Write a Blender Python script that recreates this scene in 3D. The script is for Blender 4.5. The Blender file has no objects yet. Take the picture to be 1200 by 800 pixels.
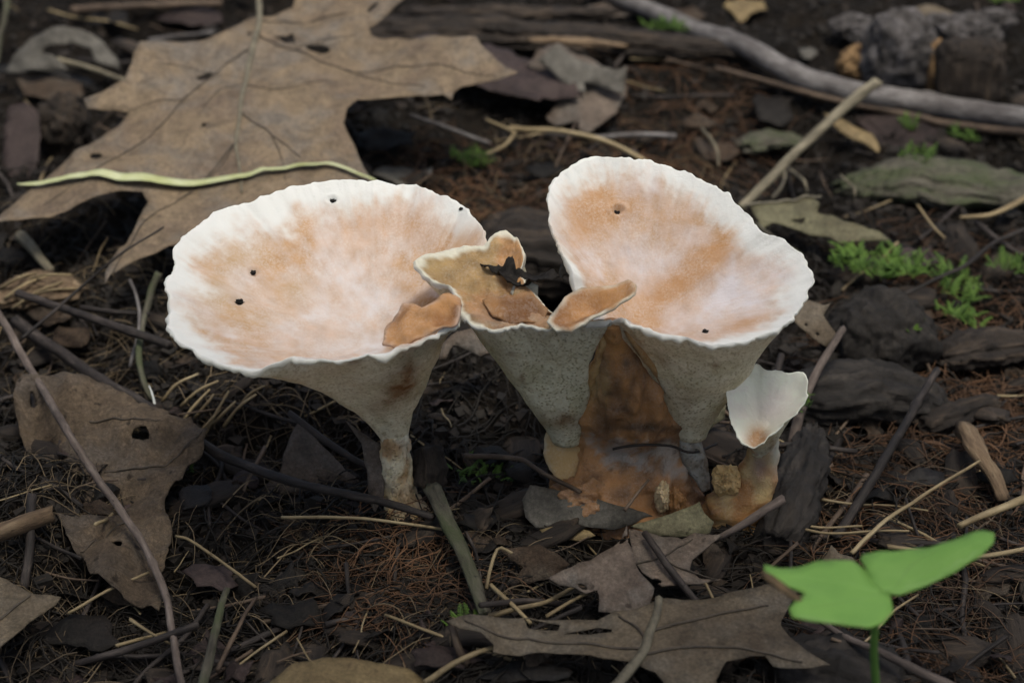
import bpy, bmesh, math, random
import numpy as np
from mathutils import Vector
from mathutils.geometry import delaunay_2d_cdt

random.seed(7)
RNG = np.random.default_rng(11)
C = bpy.context.scene.collection
S = 0.01                                   # everything below is written in centimetres

# ------------------------------------------------------------------ camera
PITCH = math.radians(31.0)
DIST = 62.0
FOCUS = np.array([0.0, 0.0, 6.5])
CAM = FOCUS + DIST * np.array([0.0, -math.cos(PITCH), math.sin(PITCH)])
FW = np.array([0.0, math.cos(PITCH), -math.sin(PITCH)])
RT = np.array([1.0, 0.0, 0.0])
UP = np.array([0.0, math.sin(PITCH), math.cos(PITCH)])
HALF = 16.0 / DIST
cd = bpy.data.cameras.new('camera')
cam = bpy.data.objects.new('camera', cd)
C.objects.link(cam)
cam.location = Vector(CAM * S)
cam.rotation_euler = (math.pi / 2 - PITCH, 0, 0)
cd.sensor_width = 36.0
cd.lens = 18.0 / HALF
cd.clip_start = 0.02
cd.clip_end = 200.0
cd.dof.use_dof = True
cd.dof.focus_distance = 0.625
cd.dof.aperture_fstop = 12.0
bpy.context.scene.camera = cam

# ------------------------------------------------------------------ light
SUN_EL, SUN_AZ = math.radians(74), math.radians(145)   # azimuth from +Y (far side), negative = left
w = bpy.data.worlds.new('World')
bpy.context.scene.world = w
w.use_nodes = True
nt = w.node_tree
sky = nt.nodes.new('ShaderNodeTexSky')
sky.sky_type = 'NISHITA'
sky.sun_disc = False
sky.sun_elevation = SUN_EL
sky.sun_rotation = SUN_AZ
sky.air_density = 1.0
sky.dust_density = 6.0
sky.ozone_density = 0.6
nt.links.new(sky.outputs[0], nt.nodes['Background'].inputs[0])
nt.nodes['Background'].inputs[1].default_value = 0.085
sl = bpy.data.lights.new('sun', 'SUN')
sl.energy = 1.5
sl.angle = math.radians(16)
sl.color = (1.0, 0.965, 0.90)
so = bpy.data.objects.new('sun', sl)
C.objects.link(so)
sdir = Vector((math.sin(SUN_AZ) * math.cos(SUN_EL), math.cos(SUN_AZ) * math.cos(SUN_EL), math.sin(SUN_EL)))
so.rotation_euler = sdir.to_track_quat('Z', 'Y').to_euler()
so.location = sdir * 3
vs = bpy.context.scene.view_settings
vs.view_transform = 'Standard'
vs.look = 'None'
vs.gamma = 1.0
vs.exposure = 0.70
vs.use_white_balance = True
vs.white_balance_temperature = 6450
vs.white_balance_tint = 4
cy = bpy.context.scene.cycles
cy.use_denoising = True
cy.max_bounces = 8
cy.diffuse_bounces = 5

# ------------------------------------------------------------------ maths helpers
def ray(px, py):
    u = (px - 600.0) / 600.0 * HALF
    v = (400.0 - py) / 600.0 * HALF
    return FW + RT * u + UP * v

def at(px, py, z):
    """the point of the place at height z (cm) seen at a photograph position"""
    d = ray(px, py)
    return CAM + d * ((z - CAM[2]) / d[2])

def onplane(px, py, p0, n):
    d = ray(px, py)
    return CAM + d * (np.dot(p0 - CAM, n) / np.dot(d, n))

def proj(P):
    P = np.atleast_2d(P) - CAM
    f = P @ FW
    return 600 + (P @ RT) / f / HALF * 600, 400 - (P @ UP) / f / HALF * 600

def _h(ix, iy, iz, seed):
    h = (ix.astype(np.int64) * 374761393 + iy.astype(np.int64) * 668265263 + iz.astype(np.int64) * 2147483647 + seed * 1274126177) & 0xffffffff
    h = ((h ^ (h >> 13)) * 1274126177) & 0xffffffff
    h = h ^ (h >> 16)
    return (h & 0xffff) / 32767.5 - 1.0

def vn(p, seed=0):
    p = np.atleast_2d(np.asarray(p, float))
    i = np.floor(p).astype(np.int64)
    f = p - i
    f = f * f * f * (f * (f * 6 - 15) + 10)
    r = 0
    for a in (0, 1):
        wx = f[:, 0] if a else 1 - f[:, 0]
        for b in (0, 1):
            wy = f[:, 1] if b else 1 - f[:, 1]
            for c in (0, 1):
                wz = f[:, 2] if c else 1 - f[:, 2]
                r = r + wx * wy * wz * _h(i[:, 0] + a, i[:, 1] + b, i[:, 2] + c, seed)
    return r

def fbm(p, octs=4, seed=0, gain=0.5):
    p = np.atleast_2d(np.asarray(p, float))
    r, a, s = 0, 1.0, 0.0
    for o in range(octs):
        r = r + a * vn(p * (2.03 ** o) + 17.3 * o, seed + o)
        s += a
        a *= gain
    return r / s

def sstep(a, b, x):
    t = np.clip((x - a) / (b - a), 0, 1)
    return t * t * (3 - 2 * t)

def xy0(x, y):
    x = np.atleast_1d(np.asarray(x, float)); y = np.atleast_1d(np.asarray(y, float))
    return np.stack([x, y, np.zeros_like(x)], 1)

def gauss(x, y, cx, cy_, r):
    return np.exp(-((x - cx) ** 2 + (y - cy_) ** 2) / (2 * r * r))

def H(x, y):
    """height of the forest floor, cm"""
    x = np.atleast_1d(np.asarray(x, float)); y = np.atleast_1d(np.asarray(y, float))
    p = xy0(x, y)
    h = 0.9 * vn(p / 9.0, 3) + 0.5 * vn(p / 3.2, 4) + 0.22 * vn(p / 1.3, 5) - 0.2
    flat = sstep(0, 1, (gauss(x, y, -3.5, 0.0, 2.2) + gauss(x, y, 3.6, 0.0, 3.0) + gauss(x, y, 7.3, 0, 1.5)))
    h = h * (1 - flat) + flat * 0.0
    far = sstep(60, 400, np.hypot(x, y))
    h = h + far * 6 * vn(p / 170.0, 8)
    return h

def g(px, py, lift=0.0):
    z = 0.0
    for _ in range(8):
        P = at(px, py, z)
        z = 0.5 * z + 0.5 * (float(H(P[0], P[1])[0]) + lift)
    return at(px, py, z)

def crom(pts, n):
    """Catmull-Rom resampling, open"""
    P = np.asarray(pts, float)
    if len(P) == 2:
        P = np.array([P[0], (P[0] + P[1]) / 2, P[1]])
    Q = np.vstack([2 * P[0] - P[1], P, 2 * P[-1] - P[-2]])
    out = []
    m = len(P) - 1
    for k in np.linspace(0, m, n):
        i = min(int(k), m - 1); t = k - i
        a, b, c, d = Q[i], Q[i + 1], Q[i + 2], Q[i + 3]
        out.append(0.5 * ((2 * b) + (c - a) * t + (2 * a - 5 * b + 4 * c - d) * t * t + (3 * b - a - 3 * c + d) * t ** 3))
    return np.array(out)

# ------------------------------------------------------------------ object helpers
def tag(o, label=None, cat=None, group=None, kind=None):
    if label: o['label'] = label
    if cat: o['category'] = cat
    if group: o['group'] = group
    if kind: o['kind'] = kind
    return o

def root(name, loc, label, cat, group=None):
    o = bpy.data.objects.new(name, None)
    o.empty_display_size = 0.01
    C.objects.link(o)
    o.location = Vector(np.asarray(loc, float) * S)
    tag(o, label, cat, group)
    return o

def mk(name, V, F, m, parent=None, smooth=True, tc=None, col=None, origin=None):
    """one mesh object from world-space cm vertices"""
    V = np.asarray(V, float)
    if parent is not None:
        org = np.array(parent.location) / S if parent.parent is None else None
        if org is None:
            org = np.array(parent.parent.location) / S
            if parent.get('_own'): org = org + np.array(parent.location) / S
    elif origin is not None:
        org = np.asarray(origin, float)
    else:
        org = np.array([(V[:, 0].min() + V[:, 0].max()) / 2, (V[:, 1].min() + V[:, 1].max()) / 2, V[:, 2].min()])
    me = bpy.data.meshes.new(name)
    me.from_pydata(((V - org) * S).tolist(), [], F if isinstance(F, list) else F.tolist())
    if tc is None: tc = V - org
    a = me.attributes.new('tc', 'FLOAT_VECTOR', 'POINT')
    a.data.foreach_set('vector', np.asarray(tc, np.float32).ravel())
    if col is not None:
        a = me.attributes.new('tint', 'FLOAT_COLOR', 'POINT')
        c = np.ones((len(V), 4), np.float32); c[:, :col.shape[1]] = col
        a.data.foreach_set('color', c.ravel())
    me.polygons.foreach_set('use_smooth', [smooth] * len(me.polygons))
    me.update()
    me.materials.append(m)
    o = bpy.data.objects.new(name, me)
    C.objects.link(o)
    if parent is not None:
        o.parent = parent
    else:
        o.location = Vector(org * S)
    return o

# ------------------------------------------------------------------ materials
def lin(r, g_, b):
    f = lambda c: (c / 255) / 12.92 if c / 255 <= 0.04045 else ((c / 255 + 0.055) / 1.055) ** 2.4
    return (f(r), f(g_), f(b))

class NB:
    def __init__(s, name):
        s.m = bpy.data.materials.new(name); s.m.use_nodes = True
        s.t = s.m.node_tree; s.b = s.t.nodes['Principled BSDF']
    def n(s, kind, **kw):
        nd = s.t.nodes.new('ShaderNode' + kind)
        for k, v in kw.items():
            if k.startswith('i_'):
                key = k[2:]
                nd.inputs[int(key) if key.isdigit() else key.replace('_', ' ')].default_value = v
            else: setattr(nd, k, v)
        return nd
    def l(s, a, b): s.t.links.new(a, b)
    def attr(s, name):
        return s.n('Attribute', attribute_name=name)
    def mapping(s, scale):
        a = s.attr('tc'); mp = s.n('Mapping'); mp.inputs['Scale'].default_value = scale
        s.l(a.outputs['Vector'], mp.inputs['Vector'])
        oi = s.n('ObjectInfo'); ml = s.n('Math', operation='MULTIPLY', i_1=37.0)
        s.l(oi.outputs['Random'], ml.inputs[0]); s.l(ml.outputs[0], mp.inputs['Location'])
        return mp.outputs['Vector']
    def noise(s, vec, scale, detail=6, rough=0.6, dist=0.0):
        nd = s.n('TexNoise'); nd.inputs['Scale'].default_value = scale; nd.inputs['Detail'].default_value = detail
        nd.inputs['Roughness'].default_value = rough; nd.inputs['Distortion'].default_value = dist
        s.l(vec, nd.inputs['Vector']); return nd.outputs['Fac']
    def ramp(s, fac, stops):
        r = s.n('ValToRGB'); e = r.color_ramp.elements
        while len(e) < len(stops): e.new(0.5)
        for el, (p, c) in zip(e, stops):
            el.position = p; el.color = (*c, 1) if len(c) == 3 else c
        s.l(fac, r.inputs[0]); return r.outputs[0]
    def mix(s, fac, a, b, mode='MIX'):
        x = s.n('Mix', data_type='RGBA', blend_type=mode)
        if hasattr(fac, 'is_linked') or hasattr(fac, 'links'): s.l(fac, x.inputs[0])
        else: x.inputs[0].default_value = fac
        for v, k in ((a, 6), (b, 7)):
            if isinstance(v, tuple): x.inputs[k].default_value = (*v, 1)
            else: s.l(v, x.inputs[k])
        return x.outputs[2]
    def bump(s, h, strength, dist, prev=None):
        b = s.n('Bump'); b.inputs['Strength'].default_value = strength; b.inputs['Distance'].default_value = dist * S
        s.l(h, b.inputs['Height'])
        if prev is not None: s.l(prev, b.inputs['Normal'])
        return b.outputs['Normal']
    def vary(s, col, amt):
        oi = s.n('ObjectInfo'); mr = s.n('MapRange'); mr.inputs[3].default_value = 1 - amt; mr.inputs[4].default_value = 1 + amt
        s.l(oi.outputs['Random'], mr.inputs[0])
        hs = s.n('HueSaturation'); s.l(mr.outputs[0], hs.inputs['Value']); s.l(col, hs.inputs['Color'])
        return hs.outputs[0]

def scl(c, k): return tuple(min(1, x * k) for x in c)

def leaf_mat(name, c, c2=None, spots=0.5, rough=0.62, veins=0.5, gray=None, scale=0.35, translucent=0.0, vary=0.12, bumpd=0.05):
    """dead-leaf surface: mottled colour, fine vein net, speckles"""
    s = NB(name); v = s.mapping((1, 1, 1))
    c2 = c2 or scl(c, 0.55)
    big = s.noise(v, scale, 6, 0.62, 0.4)
    col = s.ramp(big, [(0.30, c2), (0.52, c), (0.72, scl(c, 1.25))])
    if gray:
        f = s.ramp(s.noise(v, scale * 1.7, 5, 0.6), [(0.46, (0, 0, 0)), (0.66, (1, 1, 1))])
        col = s.mix(f, col, gray)
    fine = s.noise(v, 9.0, 4, 0.7)
    col = s.mix(s.ramp(fine, [(0.40, (0, 0, 0)), (0.60, (1, 1, 1))]), scl_node(s, col, 0.66), col)
    mid = s.noise(v, 1.6, 6, 0.7, 0.5)
    col = s.mix(s.ramp(mid, [(0.36, (0.8,) * 3), (0.56, (0, 0, 0))]), col, scl_node(s, col, 0.55))
    lt = s.ramp(s.noise(v, 4.6, 3, 0.6), [(0.64, (0, 0, 0)), (0.74, (0.6,) * 3)])
    col = s.mix(lt, col, scl_node(s, col, 1.6))
    sp = s.ramp(s.noise(v, 3.1, 3, 0.5), [(0.66, (0, 0, 0)), (0.72, (1, 1, 1))])
    col = s.mix(mulf(s, sp, spots), col, scl(c2, 0.35))
    vo = s.n('TexVoronoi', feature='DISTANCE_TO_EDGE'); vo.inputs['Scale'].default_value = 6.5
    s.l(v, vo.inputs['Vector'])
    net = s.ramp(vo.outputs['Distance'], [(0.0, (1, 1, 1)), (0.10, (0, 0, 0))])
    col = s.mix(mulf(s, net, veins * 0.5), col, scl(c2, 0.8))
    col = s.vary(col, vary)
    s.l(col, s.b.inputs['Base Color'])
    s.b.inputs['Roughness'].default_value = rough
    s.b.inputs['Specular IOR Level'].default_value = 0.18
    n1 = s.bump(net, 0.35 * veins, 0.02)
    n2 = s.bump(s.noise(v, 2.2, 8, 0.7), 1.0, bumpd * 2, n1)
    s.l(n2, s.b.inputs['Normal'])
    if translucent:
        tr = s.n('BsdfTranslucent'); s.l(col, tr.inputs[0])
        ms = s.n('MixShader'); ms.inputs[0].default_value = translucent
        out = s.t.nodes['Material Output']
        s.l(s.b.outputs[0], ms.inputs[1]); s.l(tr.outputs[0], ms.inputs[2]); s.l(ms.outputs[0], out.inputs[0])
    return s.m

def scl_node(s, col, k):
    return s.mix(1.0, col, (k, k, k), 'MULTIPLY')

def mulf(s, col, k):
    m = s.n('Math', operation='MULTIPLY', i_1=k); s.l(col, m.inputs[0]); return m.outputs[0]

def wood_mat(name, c, c2, c3, stretch=0.12, scale=5.0, rough=0.75, bumpd=0.05, patch=None, vary=0.15, spec=0.25):
    """bark or dead wood: streaks along the piece, patches, cracks"""
    s = NB(name); v = s.mapping((1, 1, stretch)); v2 = s.mapping((1, 1, 0.45))
    a = s.noise(v, scale, 7, 0.65, 0.3)
    col = s.ramp(a, [(0.30, c2), (0.52, c), (0.70, c3)])
    b = s.noise(v2, 1.1, 5, 0.6)
    col = s.mix(s.ramp(b, [(0.42, (0, 0, 0)), (0.62, (0.75, 0.75, 0.75))]), col, patch or scl(c2, 0.8))
    sp = s.ramp(s.noise(v2, 9, 3, 0.6), [(0.62, (0, 0, 0)), (0.70, (0.7, 0.7, 0.7))])
    col = s.mix(sp, col, scl(c2, 0.4))
    col = s.vary(col, vary)
    s.l(col, s.b.inputs['Base Color'])
    s.b.inputs['Roughness'].default_value = rough
    s.b.inputs['Specular IOR Level'].default_value = spec
    n1 = s.bump(a, 0.8, bumpd)
    s.l(s.bump(s.noise(v2, 6, 6, 0.7), 0.6, bumpd * 0.6, n1), s.b.inputs['Normal'])
    return s.m

def soil_mat(name, c, c2, c3):
    s = NB(name); v = s.mapping((1, 1, 1))
    col = s.ramp(s.noise(v, 0.35, 8, 0.7), [(0.3, c2), (0.5, c), (0.72, c3)])
    col = s.mix(s.ramp(s.noise(v, 5.0, 5, 0.7), [(0.4, (0, 0, 0)), (0.62, (0.8, 0.8, 0.8))]), col, scl(c2, 0.6))
    s.l(col, s.b.inputs['Base Color'])
    s.l(s.ramp(s.noise(v, 2.0, 4, 0.6), [(0.35, (0.6,) * 3), (0.65, (0.95,) * 3)]), s.b.inputs['Roughness'])
    s.b.inputs['Specular IOR Level'].default_value = 0.08
    n1 = s.bump(s.noise(v, 3.0, 10, 0.75), 1.0, 0.16)
    s.l(s.bump(s.noise(v, 14.0, 6, 0.75), 0.8, 0.04, n1), s.b.inputs['Normal'])
    return s.m

def flesh_mat(name, powder=0.5, pores=0.0, rough=0.7, sss=0.25, bumpd=0.02, stain=None, translucent=0.0):
    """mushroom flesh coloured by its own tint layer, with powdery bloom, pores and stains"""
    s = NB(name); v = s.mapping((1, 1, 1))
    t = s.attr('tint'); col = t.outputs['Color']
    if powder:
        pw = s.ramp(s.noise(v, 13.0, 5, 0.8), [(0.42, (0, 0, 0)), (0.66, (1, 1, 1))])
        pz = s.ramp(s.noise(v, 1.3, 5, 0.65), [(0.35, (0.15,) * 3), (0.62, (1, 1, 1))])
        f = s.mix(1.0, pw, pz, 'MULTIPLY')
        col = s.mix(mulf(s, f, powder), col, (0.84, 0.82, 0.81))
    if stain:
        st = s.ramp(s.noise(v, 0.9, 7, 0.7, 0.6), [(0.56, (0, 0, 0)), (0.70, (0.8, 0.8, 0.8))])
        col = s.mix(st, col, stain)
    if pores:
        vo = s.n('TexVoronoi'); vo.inputs['Scale'].default_value = 9.5
        s.l(v, vo.inputs['Vector'])
        pr = s.ramp(vo.outputs['Distance'], [(0.10, (1, 1, 1)), (0.40, (0, 0, 0))])
        gr_ = s.ramp(s.noise(v, 5.0, 6, 0.75), [(0.42, (0, 0, 0)), (0.66, (0.6,) * 3)])
        col = s.mix(mulf(s, gr_, pores), col, s.mix(1.0, col, (0.62, 0.56, 0.44), 'MULTIPLY'))
        col = s.mix(mulf(s, pr, pores), col, s.mix(1.0, col, (0.70, 0.66, 0.56), 'MULTIPLY'))
        n0 = s.bump(pr, 0.9, -0.05)
    else: n0 = None
    s.l(col, s.b.inputs['Base Color'])
    s.b.inputs['Roughness'].default_value = rough
    s.b.inputs['Specular IOR Level'].default_value = 0.25
    if sss:
        s.b.inputs['Subsurface Weight'].default_value = sss
        s.b.inputs['Subsurface Radius'].default_value = (1.0, 0.55, 0.3)
        s.b.inputs['Subsurface Scale'].default_value = 0.25 * S
    n1 = s.bump(s.noise(v, 2.4, 6, 0.6), 0.5, bumpd * 2.5, n0)
    s.l(s.bump(s.noise(v, 15, 5, 0.7), 0.6, bumpd, n1), s.b.inputs['Normal'])
    if translucent:
        tr = s.n('BsdfTranslucent'); s.l(col, tr.inputs[0])
        ms = s.n('MixShader'); ms.inputs[0].default_value = translucent
        out = s.t.nodes['Material Output']
        s.l(s.b.outputs[0], ms.inputs[1]); s.l(tr.outputs[0], ms.inputs[2]); s.l(ms.outputs[0], out.inputs[0])
    return s.m

def plain_mat(name, c, c2, rough=0.6, scale=3.0, spec=0.3, translucent=0.0, vary=0.15, bumpd=0.02):
    s = NB(name); v = s.mapping((1, 1, 1))
    col = s.ramp(s.noise(v, scale, 6, 0.65), [(0.32, c2), (0.66, c)])
    col = s.vary(col, vary)
    s.l(col, s.b.inputs['Base Color'])
    s.b.inputs['Roughness'].default_value = rough
    s.b.inputs['Specular IOR Level'].default_value = spec
    s.l(s.bump(s.noise(v, scale * 4, 6, 0.7), 0.6, bumpd), s.b.inputs['Normal'])
    if translucent:
        tr = s.n('BsdfTranslucent'); s.l(col, tr.inputs[0])
        ms = s.n('MixShader'); ms.inputs[0].default_value = translucent
        out = s.t.nodes['Material Output']
        s.l(s.b.outputs[0], ms.inputs[1]); s.l(tr.outputs[0], ms.inputs[2]); s.l(ms.outputs[0], out.inputs[0])
    return s.m

M = {}
M['soil'] = soil_mat('dark_humus', (0.014, 0.0105, 0.008), (0.006, 0.005, 0.0042), (0.032, 0.024, 0.017))
M['crumb'] = plain_mat('soil_crumb', (0.019, 0.014, 0.0105), (0.005, 0.004, 0.0035), 0.8, 2.0)
M['tan_leaf'] = leaf_mat('tan_oak_leaf', (0.205, 0.150, 0.098), (0.140, 0.100, 0.072), 0.55, 0.6, 0.5, gray=(0.175, 0.145, 0.118))
M['grey_leaf'] = leaf_mat('grey_brown_leaf', (0.165, 0.128, 0.088), (0.085, 0.062, 0.042), 0.6, 0.6, 0.7, gray=(0.165, 0.138, 0.108))
M['brown_leaf'] = leaf_mat('brown_leaf', (0.072, 0.048, 0.032), (0.028, 0.019, 0.013), 0.9, 0.65, 1.0, gray=(0.10, 0.078, 0.060), scale=0.45, bumpd=0.10)
M['purple_leaf'] = leaf_mat('purple_brown_leaf', (0.052, 0.036, 0.033), (0.024, 0.016, 0.015), 0.5, 0.55, 0.5)
M['rosy_leaf'] = leaf_mat('rosy_grey_leaf', (0.160, 0.122, 0.096), (0.088, 0.064, 0.050), 0.9, 0.55, 0.8, gray=(0.16, 0.138, 0.120))
M['slate_leaf'] = leaf_mat('slate_grey_leaf', (0.130, 0.118, 0.102), (0.068, 0.060, 0.050), 0.6, 0.6, 0.6)
M['olive_leaf'] = leaf_mat('olive_leaf', (0.165, 0.150, 0.090), (0.095, 0.080, 0.048), 0.8, 0.55, 0.6)
M['ochre_leaf'] = leaf_mat('ochre_leaf', (0.235, 0.170, 0.085), (0.130, 0.088, 0.045), 0.5, 0.5, 0.4)
M['dark_leaf'] = leaf_mat('dark_wet_leaf', (0.018, 0.014, 0.0115), (0.007, 0.006, 0.005), 0.5, 0.6, 0.6, vary=0.4)
M['black_leaf'] = leaf_mat('black_leaf', (0.020, 0.017, 0.016), (0.010, 0.009, 0.009), 0.3, 0.45, 0.4)
M['torn_leaf'] = leaf_mat('torn_brown_leaf', (0.150, 0.108, 0.072), (0.060, 0.042, 0.030), 0.9, 0.65, 1.0, gray=(0.125, 0.100, 0.080), scale=0.35, bumpd=0.12)
M['vein'] = plain_mat('dull_leaf_vein', (0.075, 0.058, 0.042), (0.034, 0.026, 0.020), 0.6)
M['midrib'] = plain_mat('pale_midrib', (0.15, 0.13, 0.092), (0.065, 0.055, 0.040), 0.6)
M['straw'] = wood_mat('dry_straw', (0.27, 0.205, 0.115), (0.14, 0.10, 0.055), (0.36, 0.29, 0.18), 0.08, 5, 0.6, 0.03)
M['green_blade'] = plain_mat('yellow_green_blade', (0.52, 0.53, 0.34), (0.34, 0.35, 0.14), 0.5, 0.8, translucent=0.15)
M['grey_bark'] = wood_mat('grey_bark', (0.135, 0.122, 0.118), (0.060, 0.050, 0.048), (0.20, 0.185, 0.18), 0.35, 3.5, 0.7, 0.06)
M['pale_stick'] = wood_mat('pale_weathered_stick', (0.235, 0.200, 0.140), (0.105, 0.088, 0.062), (0.33, 0.29, 0.21), 0.10, 6, 0.7, 0.06)
M['pink_twig'] = wood_mat('pinkish_grey_twig', (0.125, 0.096, 0.082), (0.060, 0.045, 0.038), (0.19, 0.155, 0.135), 0.2, 6, 0.7, 0.04)
M['dark_twig'] = wood_mat('dark_twig', (0.036, 0.028, 0.025), (0.014, 0.011, 0.010), (0.075, 0.060, 0.052), 0.2, 6, 0.65, 0.05)
M['brown_twig'] = wood_mat('brown_twig', (0.105, 0.072, 0.050), (0.048, 0.033, 0.025), (0.165, 0.120, 0.085), 0.2, 6, 0.65, 0.05)
M['rotten'] = wood_mat('rotten_wood', (0.035, 0.026, 0.020), (0.012, 0.009, 0.008), (0.085, 0.060, 0.042), 0.12, 4, 0.8, 0.14)
M['rotten_black'] = wood_mat('black_rotten_wood', (0.028, 0.023, 0.020), (0.012, 0.010, 0.009), (0.052, 0.043, 0.036), 0.25, 4, 0.75, 0.14)
M['rotten_tan'] = wood_mat('tan_rotten_wood', (0.170, 0.115, 0.070), (0.075, 0.048, 0.030), (0.27, 0.20, 0.13), 0.12, 5, 0.8, 0.12)
M['mossy_bark'] = wood_mat('mossy_bark', (0.072, 0.064, 0.048), (0.030, 0.026, 0.020), (0.125, 0.112, 0.085), 0.3, 3, 0.8, 0.12, patch=(0.050, 0.062, 0.026))
M['lichen_bark'] = wood_mat('lichen_grey_bark', (0.095, 0.084, 0.082), (0.026, 0.022, 0.020), (0.18, 0.165, 0.170), 0.7, 2, 0.85, 0.12)
M['orange_bark'] = wood_mat('orange_rotten_bark', (0.24, 0.145, 0.070), (0.10, 0.060, 0.032), (0.36, 0.23, 0.11), 0.7, 2.5, 0.85, 0.12)
M['block_bark'] = wood_mat('dark_block_bark', (0.075, 0.066, 0.055), (0.030, 0.026, 0.022), (0.13, 0.12, 0.105), 0.6, 2, 0.85, 0.12, patch=(0.15, 0.15, 0.15))
M['moss'] = plain_mat('bright_moss', (0.120, 0.205, 0.032), (0.045, 0.090, 0.015), 0.6, 1.2, translucent=0.2)
M['rust_root'] = plain_mat('rusty_rootlet', (0.135, 0.068, 0.034), (0.036, 0.021, 0.013), 0.7, 0.5)
M['pale_root'] = plain_mat('pale_rootlet', (0.20, 0.145, 0.085), (0.07, 0.050, 0.032), 0.65, 0.5)
M['dark_root'] = plain_mat('dark_rootlet', (0.020, 0.015, 0.011), (0.007, 0.0055, 0.0045), 0.7, 0.5)
M['green_leaf'] = plain_mat('fresh_green_leaf', (0.235, 0.430, 0.095), (0.195, 0.375, 0.080), 0.45, 0.6, translucent=0.3, bumpd=0.01)
M['green_stem'] = plain_mat('fresh_green_stem', (0.22, 0.40, 0.09), (0.16, 0.30, 0.07), 0.45, 1.0, translucent=0.15)
M['leaf_rib'] = plain_mat('pale_green_rib', (0.25, 0.44, 0.11), (0.21, 0.38, 0.09), 0.5)
M['torn_edge'] = plain_mat('withered_leaf_edge', (0.16, 0.10, 0.045), (0.07, 0.045, 0.02), 0.6)
M['white_mould'] = plain_mat('white_mycelium', (0.62, 0.62, 0.60), (0.35, 0.36, 0.36), 0.85, 5.0)
M['cap_top'] = flesh_mat('powdery_cap_surface', 0.42, 0, 0.75, 0.0, 0.03, translucent=0.28)
M['cap_bare'] = flesh_mat('bare_cap_surface', 0.18, 0, 0.6, 0.0, 0.05, translucent=0.2)
M['cap_under'] = flesh_mat('pored_cap_underside', 0.0, 1.0, 0.8, 0.0, 0.02, translucent=0.35)
M['stem_flesh'] = flesh_mat('stained_stem_flesh', 0.12, 0.35, 0.6, 0.15, 0.06, stain=(0.11, 0.065, 0.03))
M['brown_flesh'] = flesh_mat('moist_brown_flesh', 0.14, 0, 0.40, 0.15, 0.07, stain=(0.07, 0.032, 0.014))

# ------------------------------------------------------------------ shape builders
def top_origin(o):
    while o.parent is not None: o = o.parent
    return np.array(o.location) / S

_mk = mk
def mk(name, V, F, m, parent=None, **kw):
    if parent is None: return _mk(name, V, F, m, None, **kw)
    org = top_origin(parent)
    o = _mk(name, V, F, m, None, origin=org, **kw)
    o.location = (0, 0, 0)
    o.parent = parent
    return o

def frames(P):
    T = np.gradient(P, axis=0)
    T /= np.linalg.norm(T, axis=1)[:, None] + 1e-9
    ref = np.array([0, 0, 1.0]) if abs(T[0][2]) < 0.9 else np.array([0, 1.0, 0])
    N = np.zeros_like(P)
    n = np.cross(T[0], np.cross(ref, T[0]))
    for i in range(len(P)):
        n = n - T[i] * np.dot(n, T[i])
        n = n / (np.linalg.norm(n) + 1e-9)
        N[i] = n
    return T, N, np.cross(T, N)

def tube_data(P, R, sides=8, squash=1.0, rough=0.12, seed=0, jag=0.5, ridges=0.0, nfreq=1.0):
    """tapered, knobbly tube along P; R radius per point; returns V, F, tc"""
    P = np.asarray(P, float); R = np.asarray(R, float)
    n = len(P)
    T, N, B = frames(P)
    L = np.concatenate([[0], np.cumsum(np.linalg.norm(np.diff(P, axis=0), axis=1))])
    a = np.arange(sides) / sides * 2 * math.pi
    ca = np.tile(np.cos(a), n); sa = np.tile(np.sin(a), n)
    Lr = np.repeat(L, sides); Rr = np.repeat(R, sides); ix = np.repeat(np.arange(n), sides)
    k = 1 + rough * fbm(np.stack([ca * 1.3 + seed, sa * 1.3, Lr * nfreq / max(R.max() * 2.5, 0.05)], 1), 3, seed)
    if ridges:
        k = k + ridges * (1 - 2 * np.abs(fbm(np.stack([ca * 3.1, sa * 3.1, Lr * 0.25 / max(R.max(), 0.1)], 1), 3, seed + 5)))
    r = Rr * k
    V = P[ix] + N[ix] * (ca * r * squash)[:, None] + B[ix] * (sa * r)[:, None]
    if jag:
        e = ((ix == 0) | (ix == n - 1)) * Rr * jag * vn(np.stack([ca * 2, sa * 2, ix.astype(float)], 1), seed + 9)
        V = V + T[ix] * e[:, None]
    tc = np.stack([ca * Rr + seed, sa * Rr, Lr], 1)
    F = []
    for i in range(n - 1):
        for j in range(sides):
            k = (j + 1) % sides
            F.append((i * sides + j, i * sides + k, (i + 1) * sides + k, (i + 1) * sides + j))
    V = np.vstack([V, P[0] - T[0] * R[0] * 0.15, P[-1] + T[-1] * R[-1] * 0.15])
    tc = np.vstack([tc, [seed, 0, 0], [seed, 0, L[-1]]])
    c0, c1 = len(V) - 2, len(V) - 1
    for j in range(sides):
        k = (j + 1) % sides
        F.append((c0, k, j))
        F.append((c1, (n - 1) * sides + j, (n - 1) * sides + k))
    return V, F, tc

def ptsof(pts):
    return [np.asarray(p[1:]) if p[0] == 'w' else g(p[0], p[1], p[2]) for p in pts]

SEED = [100]
def nseed():
    SEED[0] += 1
    return SEED[0]

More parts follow.
